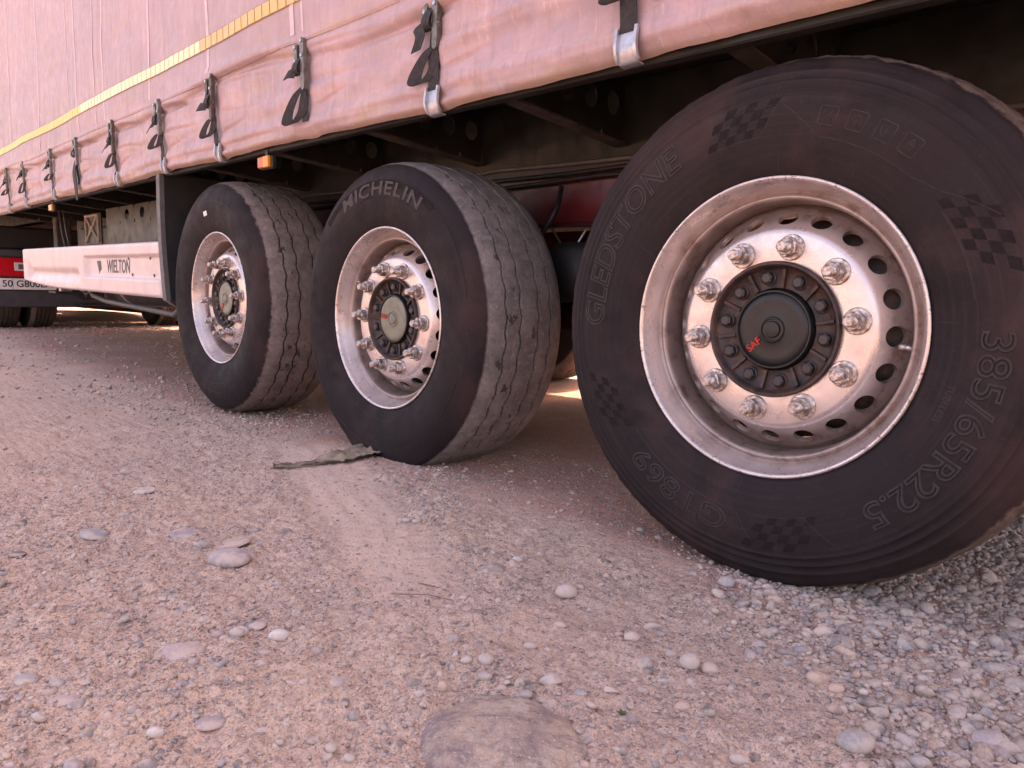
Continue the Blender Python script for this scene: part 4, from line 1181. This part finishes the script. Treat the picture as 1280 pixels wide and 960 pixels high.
# ------------------------------------------------------------------ strap buckles on the curtain
def zb(x): return float(hem(x))
def ribbon_pts(ctrl, n=22):
    """smooth path through control points (Catmull-Rom)"""
    P = [Vector(c) for c in ctrl]; P = [2*P[0]-P[1]]+P+[2*P[-1]-P[-2]]
    out = []
    for i in range(1, len(P)-2):
        for k in range(n//(len(P)-3)+1):
            t = k/(n//(len(P)-3)+1)
            out.append(0.5*((2*P[i])+(P[i+1]-P[i-1])*t+(2*P[i-1]-5*P[i]+4*P[i+1]-P[i+2])*t*t+(3*P[i]-P[i-1]-3*P[i+1]+P[i+2])*t**3))
    out.append(P[-2]); return out
def make_buckle(i, x):
    r_ = random.Random(40+i)
    hz = zb(x)
    yc = lambda z: float(min(cy(x-0.02, z), cy(x+0.02, z), cy(x, z)))
    o = empty('curtain_buckle', T(x, -0.05, 1.40), trailer)
    def P(dx, y, z): v = T(x+dx, y, z); return (v[0]-o.location.x, v[1]-o.location.y, v[2]-o.location.z)
    lean = r_.uniform(-0.012, 0.012)
    ztop = 1.405+r_.uniform(-0.008, 0.008); zl = 1.245+r_.uniform(-0.01, 0.01)
    lm = M['lever_dark'] if i in (3, 5) else M['lever']
    out0 = yc(1.33)-0.012
    # two lever plates: a shorter left one and a longer right one
    for dx, za, zt, wd, name in ((-0.024, zl+0.052, ztop-0.004, 0.023, 'lever'), (0.020, zl-0.008, ztop+0.010, 0.026, 'lever')):
        b = MB()
        poly = []
        for k in range(9):
            q = PI*k/8; poly.append((wd/2*math.cos(q), zt-wd/2+wd/2*math.sin(q)))
        for k in range(9):
            q = PI+PI*k/8; poly.append((wd/2*math.cos(q)*0.8, za+wd/2+wd/2*math.sin(q)))
        n = len(poly)
        V = []
        for yy in (out0-0.020, out0-0.004):
            V += [P(dx+lean*(zt-q[1])/0.15+q[0], yy, q[1]) for q in poly]
        b.add(V, [tuple(range(n)), tuple(range(n, 2*n))[::-1]]+[(k, k+n, (k+1) % n+n, (k+1) % n) for k in range(n)])
        lv = b.build(name, lm, o)
        rv = MB()
        for zz in (zt-0.012, zt-0.060):
            if zz > za+0.01: rv.lathe([(0, 0.0), (0, 0.006), (0.004, 0.006), (0.005, 0.0)], 12, P(dx+lean*(zt-zz)/0.15, out0-0.0245, zz))
        rv.build('rivet', M['zinc'], o)
    b = MB(); b.tube([P(-0.034, out0-0.012, zl+0.062), P(0.030, out0-0.012, zl+0.062)], 0.006, 10)
    b.build('pin', lm, o, smooth=True)
    # strap down to the hook
    drift_ = -0.006+0.028*(1 if i > 1 else 0.2)*0.3
    w_ = (0.044 if i < 2 else 0.037, 0, 0)
    zs = np.linspace(zl+0.045, hz+0.052, 16)
    pts = []
    for z in zs:
        t = (zl+0.045-z)/(zl+0.045-hz-0.052)
        pts.append(P(0.006+drift_*t, (out0-0.004)*(1-t)**0.6+(yc(z)-0.006)*(1-(1-t)**0.6)-0.004*math.sin(t*PI), z))
    b = MB(); b.ribbon(pts, w_, 0.0028)
    st = b.build('strap', M['strap'], o)
    b = MB()
    for k in range(3):      # box-stitched cross
        for s in (-1, 1):
            za_, zb_ = hz+0.072+k*0.018, hz+0.088+k*0.018
            A = P(0.006+drift_-0.014*s, yc(za_)-0.0095, za_); B = P(0.006+drift_+0.014*s, yc(zb_)-0.0095, zb_)
            b.tube([A, B], 0.0006, 5)
    b.build('stitching', M['stitch'], o)
    # folded strap wound round the pin
    b = MB()
    b.ribbon(ribbon_pts([P(-0.006, out0-0.004, zl+0.115), P(-0.008, out0-0.026, zl+0.085), P(-0.012, out0-0.030, zl+0.058), P(-0.012, out0-0.012, zl+0.048), P(-0.006, out0-0.004, zl+0.060)]), (0.036, 0, 0), 0.003)
    b.build('strap_wrap', M['strap'], o)
    # loose tail: sticks out to the front of the trailer, then a loop hangs below
    k = r_.uniform(0.7, 1.25)
    if i != 6:
        b = MB()
        c1 = [P(-0.012, out0-0.022, zl+0.052), P(-0.040*k, out0-0.034, zl+0.046+r_.uniform(-.008, .012)), P(-0.066*k, out0-0.040, zl+0.040+r_.uniform(-.02, .02))]
        if i == 1: c1 = [P(-0.010, out0-0.022, zl+0.075), P(-0.040, out0-0.030, zl+0.055), P(-0.028, out0-0.034, zl+0.030), P(-0.046, out0-0.036, zl-0.008)]
        pts = ribbon_pts(c1, 14)
        b.ribbon(pts, [(0.010, 0.016, 0.034)]*len(pts) if i != 1 else [(0.036, 0.006, 0.006)]*len(pts), 0.0026)
        b.build('strap_tail', M['strap'], o)
        b = MB()
        L = {1: 0.105, 2: 0.125, 3: 0.085, 5: 0.085, 4: 0.075}.get(i, r_.uniform(0.05, 0.10))
        bulge = {1: 0.050, 2: 0.060, 3: 0.028, 4: 0.035, 5: 0.02}.get(i, r_.uniform(0.008, 0.05))
        z0 = zl+0.012
        s2 = bulge*0.55
        pts = ribbon_pts([P(0.012, out0-0.006, z0), P(0.002-s2*0.6, out0-0.022, z0-L*0.25), P(-0.010-s2*1.2, out0-0.034, z0-L*0.70), P(-0.012-s2*1.4, out0-0.036, z0-L*0.97), P(-0.006-s2*0.9, out0-0.024, z0-L*1.0), P(0.004, out0-0.012, z0-L*0.72), P(0.014, out0-0.008, z0-L*0.30), P(0.014, out0-0.006, z0-0.004)], 40)
        nn_ = len(pts)
        wv = []
        for q in range(nn_):
            wd = 0.022+0.026*math.sin(PI*q/(nn_-1))*min(1.0, bulge/0.045)
            wv.append((wd*0.86, wd*0.45, wd*0.22))
        b.ribbon(pts, wv, 0.0026)
        b.build('strap_loop', M['strap'], o)
    else:
        b = MB()     # this one has its whole tail hanging straight down over the hem
        pts = ribbon_pts([P(-0.004, out0-0.010, zl+0.03), P(-0.012, out0-0.020, zl-0.04), P(-0.006, out0-0.018, zl-0.12), P(0.004, out0-0.016, hz-0.045)], 18)
        b.ribbon(pts, [(0.075*(0.6+0.4*math.sin(PI*min(1, 1.2*k_/len(pts)))), 0, 0) for k_ in range(len(pts))], 0.004)
        b.build('strap_tail', M['strap'], o)
    if i in (2, 6): return o
    # zinc hook gripping the rail under the hem
    b = MB()
    yh = yc(hz+0.03)-0.010
    prof = [(yh+0.002, hz+0.058), (yh-0.001, hz+0.040), (yh-0.003, hz+0.016), (yh+0.003, hz-0.002), (yh+0.010, hz-0.010), (yh+0.026, hz-0.012)]
    pts = ribbon_pts([P(0.006+drift_, a, c) for a, c in prof], 20)
    b.ribbon(pts, (0.052 if i < 2 else 0.045, 0, 0), 0.003)
    hk = b.build('hook', M['zinc'], o)
    for s in (-1, 1):
        b = MB()
        pts = ribbon_pts([P(0.006+drift_+s*(0.026 if i < 2 else 0.022), a-0.005, c+0.004) for a, c in prof[:5]], 16)
        b.ribbon(pts, (0.0075, 0, 0), 0.008)
        b.build('hook_rib', M['zinc'], o)
    return o
for i, x in enumerate(BX[:11]):
    make_buckle(i, x)

# ------------------------------------------------------------------ side skirt, guards, lamps, tanks under the trailer
sx_ = np.linspace(-6.45, -3.29, 190); sz_ = np.linspace(0, 1, 44)
SX, SN = np.meshgrid(sx_, sz_, indexing='ij')
bot = 0.458+0.042*(np.clip((-5.4-SX)/1.05, 0, 1))**1.5
top = 0.753+0*SX
SZ = bot*(1-SN)+top*SN
def box_mask(x, z, x0, x1, z0, z1, e):
    return sstep(x0, x0+e*2.2, x)*sstep(x1, x1-e, x)*sstep(z0, z0+e, z)*sstep(z1, z1-e, z)
dep = 0.024*box_mask(SX, SZ, -4.70, -3.0, 0.545, 0.690, 0.020)
dep += 0.022*sstep(-6.30, -6.2, SX)*sstep(-4.74, -4.9, SX)*np.exp(-((SZ-0.56)/0.040)**2)
dep += 0.020*np.exp(-((SX+6.24)/0.05)**2-((SZ-0.60)/0.055)**2)
edge = np.minimum(np.minimum(SN, 1-SN)*0.29, np.minimum(SX-sx_[0], sx_[-1]-SX))
SY = -0.002+dep+0.012*np.clip(1-edge/0.014, 0, 1)**2
V = np.stack([SX, SY, SZ-TILT*SX], -1).reshape(-1, 3)
F = grid_faces(len(sx_), len(sz_)).tolist()
Vb = V.copy(); Vb[:, 1] = 0.045
n0 = len(V); V = np.concatenate([V, Vb])
nz_ = len(sz_); nx_ = len(sx_)
F += [[a+n0 for a in q[::-1]] for q in F]
ring = [i*nz_ for i in range(nx_)]+[(nx_-1)*nz_+j for j in range(1, nz_)]+[i*nz_+nz_-1 for i in range(nx_-2, -1, -1)]+[j for j in range(nz_-2, 0, -1)]
F += [[ring[k], ring[k]+n0, ring[(k+1) % len(ring)]+n0, ring[(k+1) % len(ring)]] for k in range(len(ring))]
skirt = link('side_skirt', mesh('side_skirt', V, F, M['white_skirt'], True), trailer)
skirt.data.set_sharp_from_angle(angle=math.radians(60))
skirt['label'] = 'white moulded side skirt with black lettering in its recess'
v, f = text_mesh('WIELTON', 0.092, fill=True, ext=0.0006, shear=0.18, offset=0.0012)
cx0, cz0 = -4.06, 0.618
link('skirt_lettering', mesh('skirt_lettering', np.stack([cx0+v[:, 0]*1.05, 0.0212-v[:, 2], cz0+v[:, 1]*1.2-TILT*(cx0+v[:, 0])], -1), f, M['skirt_print']), skirt)
b = MB()
for poly in ([(-4.475, 0.655), (-4.435, 0.655), (-4.415, 0.600), (-4.430, 0.575)], [(-4.430, 0.655), (-4.395, 0.655), (-4.385, 0.610), (-4.405, 0.590)]):
    b.prism([(a, c-TILT*a) for a, c in poly], 'y', 0.0200, 0.0215)
b.build('skirt_emblem', M['skirt_print'], skirt)
b = MB()
for xx, zz in ((-3.86, 0.668), (-3.80, 0.575), (-3.5, 0.668), (-3.45, 0.575)):
    b.lathe([(0, 0.0), (0, 0.009), (0.004, 0.009), (0.006, 0)], 12, (xx, 0.018, zz-TILT*xx))
b.build('skirt_bolt', M['lever_dark'], skirt)
# bracket bars behind the skirt
for xx in (-6.2, -5.0, -3.9):
    MB().box(xx, xx+0.05, 0.047, 0.58, 0.70, 0.74, 0, T).build('skirt_bracket', M['chassis'], trailer)
# mudguard flap before the farthest wheel
def flap(x, y, z): return (x+0.10*(1-(z-0.45)/0.62)**2*0.3-0.015*math.sin((z-0.45)/0.62*PI), y, z-TILT*x)
b = MB()
zz = np.linspace(0.45, 1.085, 14)
for k in range(13): b.box(-3.215, -3.205, 0.004, 0.42, zz[k], zz[k+1], 0, flap)
b.build('mudguard', M['plastic'], trailer)
b = MB()
for k in range(13): b.box(-3.245, -3.198, -0.020, 0.003, zz[k], zz[k+1], 0, flap)
b.build('mudguard_edge', M['grey_edge'], trailer)
# side marker lamps under the hem
for xx, s in ((-2.09, 1.0), (-5.42, 1.0)):
    o = MB().box(xx-0.052, xx+0.052, 0.000, 0.02, 1.008, 1.058, 0.004, T).build('side_marker_lamp', M['plastic'], trailer)
    MB().box(xx-0.047, xx-0.003, -0.012, 0.001, 1.012, 1.054, 0.003, T).build('lens', M['amber_red'], o)
    MB().box(xx-0.002, xx+0.045, -0.014, 0.001, 1.011, 1.055, 0.003, T).build('lens', M['amber'], o)
    MB().box(xx-0.01, xx+0.01, 0.004, 0.016, 1.057, 1.10, 0, T).build('bracket', M['chassis'], o)
# pallet carrier panel with oval holes
b = MB()
cells = []
for k in range(6):
    u0 = -5.45+k*0.32
    cells.append((u0, u0+0.32, 0.62, 0.62, 0.94, None))
    cells.append((u0, u0+0.32, 0.9401, 0.9401, 1.06, (u0+0.16, 1.00, 0.045, 0.036) if k in (1, 2, 4) else None))
plate_holes(b, cells, lambda u, v, w_: T(u, 0.36+w_, v), 0.006)
b.build('pallet_carrier', M['green_grey'], trailer)
b = MB()
b.box(-5.95, -5.52, 0.340, 0.352, 0.80, 1.035, 0, T)
o = b.build('cross_plate', M['chassis'], trailer)
b = MB()
for a, c in (((-5.90, 0.82), (-5.57, 1.02)), ((-5.90, 1.02), (-5.57, 0.82)), ((-5.90, 0.82), (-5.90, 1.02)), ((-5.57, 0.82), (-5.57, 1.02)), ((-5.90, 1.02), (-5.57, 1.02))):
    b.tube([T(a[0], 0.335, a[1]), T(c[0], 0.335, c[1])], 0.011, 6)
b.build('cross_brace', simple('tan_marking', (0.34, 0.26, 0.20), None, 30, 0.7), o)
# air tank with bands, and the guard loop below it
b = MB(); b.lathe([(0, 0.0), (0.01, 0.07), (0.05, 0.115), (0.10, 0.125), (1.25, 0.125), (1.30, 0.115), (1.34, 0.07), (1.35, 0)], 32, (-4.95, 0.33, 0.585), 'x')
tank = b.build('air_tank', M['plastic'], trailer, smooth=True)
for xx in (-4.72, -3.92):
    b = MB(); b.lathe([(0, 0.1255), (0, 0.128), (0.06, 0.128), (0.06, 0.1255)], 32, (xx, 0.33, 0.585), 'x'); b.build('tank_band', M['alu'], tank)
b = MB()
b.tube([(-3.30, 0.10, 0.60), (-3.30, 0.10, 0.47), (-3.40, 0.10, 0.435), (-4.60, 0.10, 0.485), (-4.90, 0.10, 0.52), (-5.00, 0.10, 0.66)], 0.017, 10)
b.build('guard_bar', M['grey_edge'], trailer, smooth=True)
# landing legs and hanging lines
for yy in (0.42, 2.08):
    b = MB(); b.box(-7.05, -6.93, yy-0.06, yy+0.06, 0.60, 1.243, 0.008, T)
    o = b.build('landing_leg', M['chassis_brown'], trailer)
    MB().box(-7.03, -6.95, yy-0.045, yy+0.045, 0.40, 0.60, 0, T).build('inner_leg', M['alu'], o)
    MB().box(-7.12, -6.86, yy-0.11, yy+0.11, 0.38, 0.40, 0.004, T).build('foot', M['chassis'], o)
b = MB()
for dx in (0.0, 0.14):
    b.tube([T(-6.55+dx, 0.30, 1.10), T(-6.52+dx, 0.31, 0.9), T(-6.47+dx, 0.33, 0.70)], 0.008, 6)
b.build('air_line', M['grey_edge'], trailer, smooth=True)
body('blocker_box', -6.6, -5.5, 0.62, 1.88, 0.42, 1.10, M['plastic'], 0.01)  # box added between the beams to block light from beyond
body('offside_blocker', -7.9, -3.35, 2.02, 2.44, 0.26, 1.08, M['plastic'], 0.01)  # unseen box added to block far-side sun and shade the ground
body('low_blocker', -4.9, -3.4, 0.75, 1.75, 0.45, 0.75, M['plastic'], 0.01)  # low box added to cut off the brightness behind
body('underrun_guard', X1-0.15, X1, 0.1, 2.4, 0.48, 0.62, M['alu'], 0.01)
for yy in (0.55, 1.87): body('guard_arm', X1-0.22, X1-0.15, yy, yy+0.08, 0.50, 1.10, M['chassis'])
b = MB()
b.tube([(-1.02, 0.50, 0.81), (-0.93, 0.50, 0.70), (-0.86, 0.50, 0.79)], 0.004, 6)
b.build('sensor_link', M['alu'], trailer, smooth=True)

# hoses along the beam and down to the brake chambers
for k, (x0, x1, z0) in enumerate(((-7.0, 2.0, 1.015), (-7.0, 2.0, 0.985), (-5.2, 1.2, 0.955))):
    P = [T(xx, 0.585-0.006*k, z0-0.012*abs(math.sin(xx*2.3+k))) for xx in np.linspace(x0, x1, 60)]
    MB().tube(P, 0.008, 7).build('air_hose', M['plastic'] if k else M['grey_edge'], trailer, smooth=True)
for x, z in ((0.0, 0.51), (-1.3265, 0.485), (-2.653, 0.533)):
    P = ribbon_pts([(x+0.10, 0.50, z+0.15), (x+0.22, 0.47, z+0.22), (x+0.34, 0.48, z+0.36), (x+0.30, 0.56, z+0.46)], 24)
    MB().tube(P, 0.009, 7).build('brake_hose', M['plastic'], trailer, smooth=True)
    b = MB()
    for s_ in (-0.62, -0.53, -0.44):
        b.lathe([(0, 0.0), (0, 0.016), (-0.012, 0.016), (-0.014, 0)], 8, (x+s_, 0.523, 0.74-TILT*x))
    b.build('bracket_bolt', M['lever_dark'], trailer)

# ------------------------------------------------------------------ rear of the tractor unit ahead
XR = -8.36
truck = empty('tractor_unit', (-9.0, 1.25, 0.12))
tag(truck, 'rear end of a truck with red tail lamp and number plate, under the trailer\'s front', 'truck')
OFF = Vector(truck.location)
def tk(b, name, m, parent=truck, **kw):
    o = b.build(name, m, parent, **kw)
    if parent == truck: o.location = -OFF
    return o
tk(MB().box(XR-0.06, XR, 0.06, 2.44, 0.875, 0.955, 0.01), 'upper_bumper', M['bluegrey'])
tk(MB().box(XR-0.06, XR, 0.06, 2.44, 0.355, 0.535, 0.012), 'lower_bumper', M['bluegrey'])
tk(MB().box(XR-0.08, XR-0.02, 0.06, 2.44, 0.535, 0.875), 'back_panel', M['plastic'])
for y0, y1 in ((0.03, 0.47), (2.03, 2.47)):
    o = tk(MB().box(XR-0.05, XR+0.012, y0, y1, 0.675, 0.868, 0.012), 'tail_lamp', M['red_lens'])
    yl = y1-0.19 if y0 < 1 else y0+0.06
    l = MB().box(XR+0.0125, XR+0.018, yl, yl+0.13, 0.735, 0.82, 0.002).build('clear_lens', M['clear_lens'], o)
    b = MB()
    b.box(XR+0.0182, XR+0.020, yl+0.035, yl+0.095, 0.752, 0.803); b.build('lens_pattern', M['grey_edge'], o)
plate = tk(MB().box(XR+0.001, XR+0.006, 0.13, 0.65, 0.540, 0.655, 0.002), 'number_plate', M['plate_white'])
v, f = text_mesh('50 G800EA', 0.098, fill=True, ext=0.0005, offset=0.0012)
link('plate_lettering', mesh('plate_lettering', np.stack([XR+0.0066+v[:, 2], 0.390+v[:, 0]*0.98, 0.5975+v[:, 1]], -1), f, M['plate_ink']), plate)
MB().box(XR+0.0062, XR+0.0068, 0.258, 0.262, 0.545, 0.650).build('plate_divider', M['plate_ink'], plate)
tk(MB().box(-10.6, XR-0.12, 0.10, 2.40, 0.957, 1.20, 0.02), 'deck_blocker', M['chassis'])  # dark box added to block the bright sky gap above the bumper
tk(MB().box(-13.6, -11.7, 0.0, 2.5, 0.75, 3.7, 0.08), 'cab', M['maroon'])
for y0 in (0.06, 1.92): tk(MB().box(-13.2, -9.66, y0, y0+0.52, 0.24, 0.93, 0.06), 'tank_blocker', M['alu'] if y0 < 1 else M['plastic'])  # tanks added as blockers in front of the sunlit ground beyond
for y0 in (0.62, 1.80): tk(MB().box(-11.5, XR-0.08, y0, y0+0.08, 0.70, 0.96), 'chassis_rail', M['chassis'])
for y0, y1 in ((0.05, 0.78), (1.72, 2.45)):
    b = MB(); pts = []
    for k in range(15):
        q = PI*(0.02+0.96*k/14); pts.append((-9.0+0.60*math.cos(q), (y0+y1)/2, 0.62+0.50*math.sin(q)))
    b.ribbon(pts, (0, y1-y0, 0), 0.012); tk(b, 'mudguard', M['maroon'])
def small_tyre():
    b = MB(); k = 0.93
    b.lathe([(0.02, 0.30), (0.006, 0.36), (0.0, 0.41), (0.012, 0.46), (0.032, 0.488), (0.06, 0.494)]+sum([[(g-0.006, 0.498), (g-0.004, 0.488), (g+0.004, 0.488), (g+0.006, 0.498)] for g in (0.085, 0.125, 0.165, 0.205)], [])+[(0.235, 0.494), (0.262, 0.488), (0.285, 0.46), (0.297, 0.41), (0.29, 0.36), (0.275, 0.30), (0.275, 0.0)], 72)
    b.lathe([(0.02, 0.30), (0.06, 0.28), (0.12, 0.25), (0.13, 0.0)], 48)
    me = mesh('truck_tyre', b.v, b.f, M['rubber_truck'], True); me.set_sharp_from_angle(angle=math.radians(50)); return me
TT = small_tyre()
for y0 in (0.085, 0.425, 1.78, 2.12):
    wq = link('tyre', TT, truck, Vector((-9.0, y0, 0.605))-OFF)
tk(MB().tube([(-9.0, 0.4, 0.60), (-9.0, 2.1, 0.60)], 0.08, 16), 'axle', M['chassis'], smooth=True)
b = MB(); b.lathe([(0.0, 0.0), (0.0, 0.40), (0.07, 0.42), (0.07, 0.0)], 36, (-9.6, 1.25, 1.05), 'z'); tk(b, 'fifth_wheel', M['hub'])
b = MB(); b.box(-8.34, -8.10, 0.86, 1.06, 0.45, 0.58, 0.01); b.box(-8.30, -8.0, 0.80, 1.10, 0.37, 0.40, 0.005)
tk(b, 'tow_coupling', M['chassis'])
tk(MB().tube([(-8.06, 0.80, 0.56), (-8.04, 0.86, 0.62), (-8.06, 0.92, 0.56), (-8.08, 0.86, 0.50), (-8.06, 0.80, 0.56)], 0.014, 8), 'tow_ring', M['alu'], smooth=True)

# ------------------------------------------------------------------ rag caught under the middle tyre
n_u, n_v = 60, 22
us = np.linspace(0, 1, n_u); vs2 = np.linspace(-1, 1, n_v)
U, W_ = np.meshgrid(us, vs2, indexing='ij')
c_x = -1.400+0.030*U+0.035*np.sin(U*5); c_y = -0.335+0.50*U
wid = 0.014+0.075*sstep(0.22, 0.45, U)*(1-0.35*sstep(0.7, 1.0, U))+0.025*np.sin(U*11)*sstep(0.3, 0.5, U)+0.020*vnoise(U*12, W_*1.0, 83)
RX = c_x+W_*wid*0.80; RY = c_y+W_*wid*0.35*np.sin(U*7)
hump = 0.6*0.030*np.exp(-((U-0.52)/0.10)**2)+0.018*np.exp(-((U-0.38)/0.05)**2)+0.012*np.exp(-((U-0.75)/0.1)**2)
RZ = hgt(RX, RY)+0.006+hump*(1-W_**2*0.9)+0.020*np.abs(vnoise(U*11+W_*2, W_*3, 77))+0.014*np.abs(vnoise(U*26-W_*4, W_*7, 78))
RV = np.stack([RX, RY, RZ], -1).reshape(-1, 3)
RF = grid_faces(n_u, n_v)
n0 = len(RV); RB = RV-np.array([0, 0, 0.003])
rag = link('rag', np_mesh('rag', np.concatenate([RV, RB]), np.concatenate([RF, RF[:, ::-1]+n0]), M['cloth']))
tag(rag, 'dirty olive rag lying flat, pinched under the middle tyre', 'rag')
# twigs and a sprout
for lab, pts in (('thin reddish twig, longer of two lying below the tyre track', [(-0.40, -0.60), (-0.345, -0.555), (-0.30, -0.53)]),
                 ('short reddish twig lying just above the longer one', [(-0.41, -0.53), (-0.38, -0.515), (-0.345, -0.51)])):
    P = [(a, c, float(hgt(a, c))+0.004) for a, c in pts]
    o = MB().tube(P, [0.0011, 0.0010, 0.0006], 6).build('twig', M['twig'], None, smooth=True)
    tag(o, lab, 'twig', 'twigs on the dirt')
px, py = 0.135, -0.60
pz = float(hgt(px, py))
sp = empty('sprout', (px, py, pz)); tag(sp, 'tiny green sprout at the right edge of the boulder', 'plant')
for k in range(5):
    q = k*1.3; L = 0.007+0.0012*k
    d = Vector((math.cos(q), math.sin(q), 0.7)).normalized(); s_ = Vector((-math.sin(q), math.cos(q), 0))
    V = [Vector((0, 0, 0)), d*L*0.5+s_*0.003, d*L, d*L*0.5-s_*0.003, d*L*0.5+Vector((0, 0, -0.0012))]
    link('leaf', mesh('leaf', V, [(0, 1, 2, 3), (0, 4, 1), (1, 4, 2), (2, 4, 3), (3, 4, 0)], M['leaf']), sp)
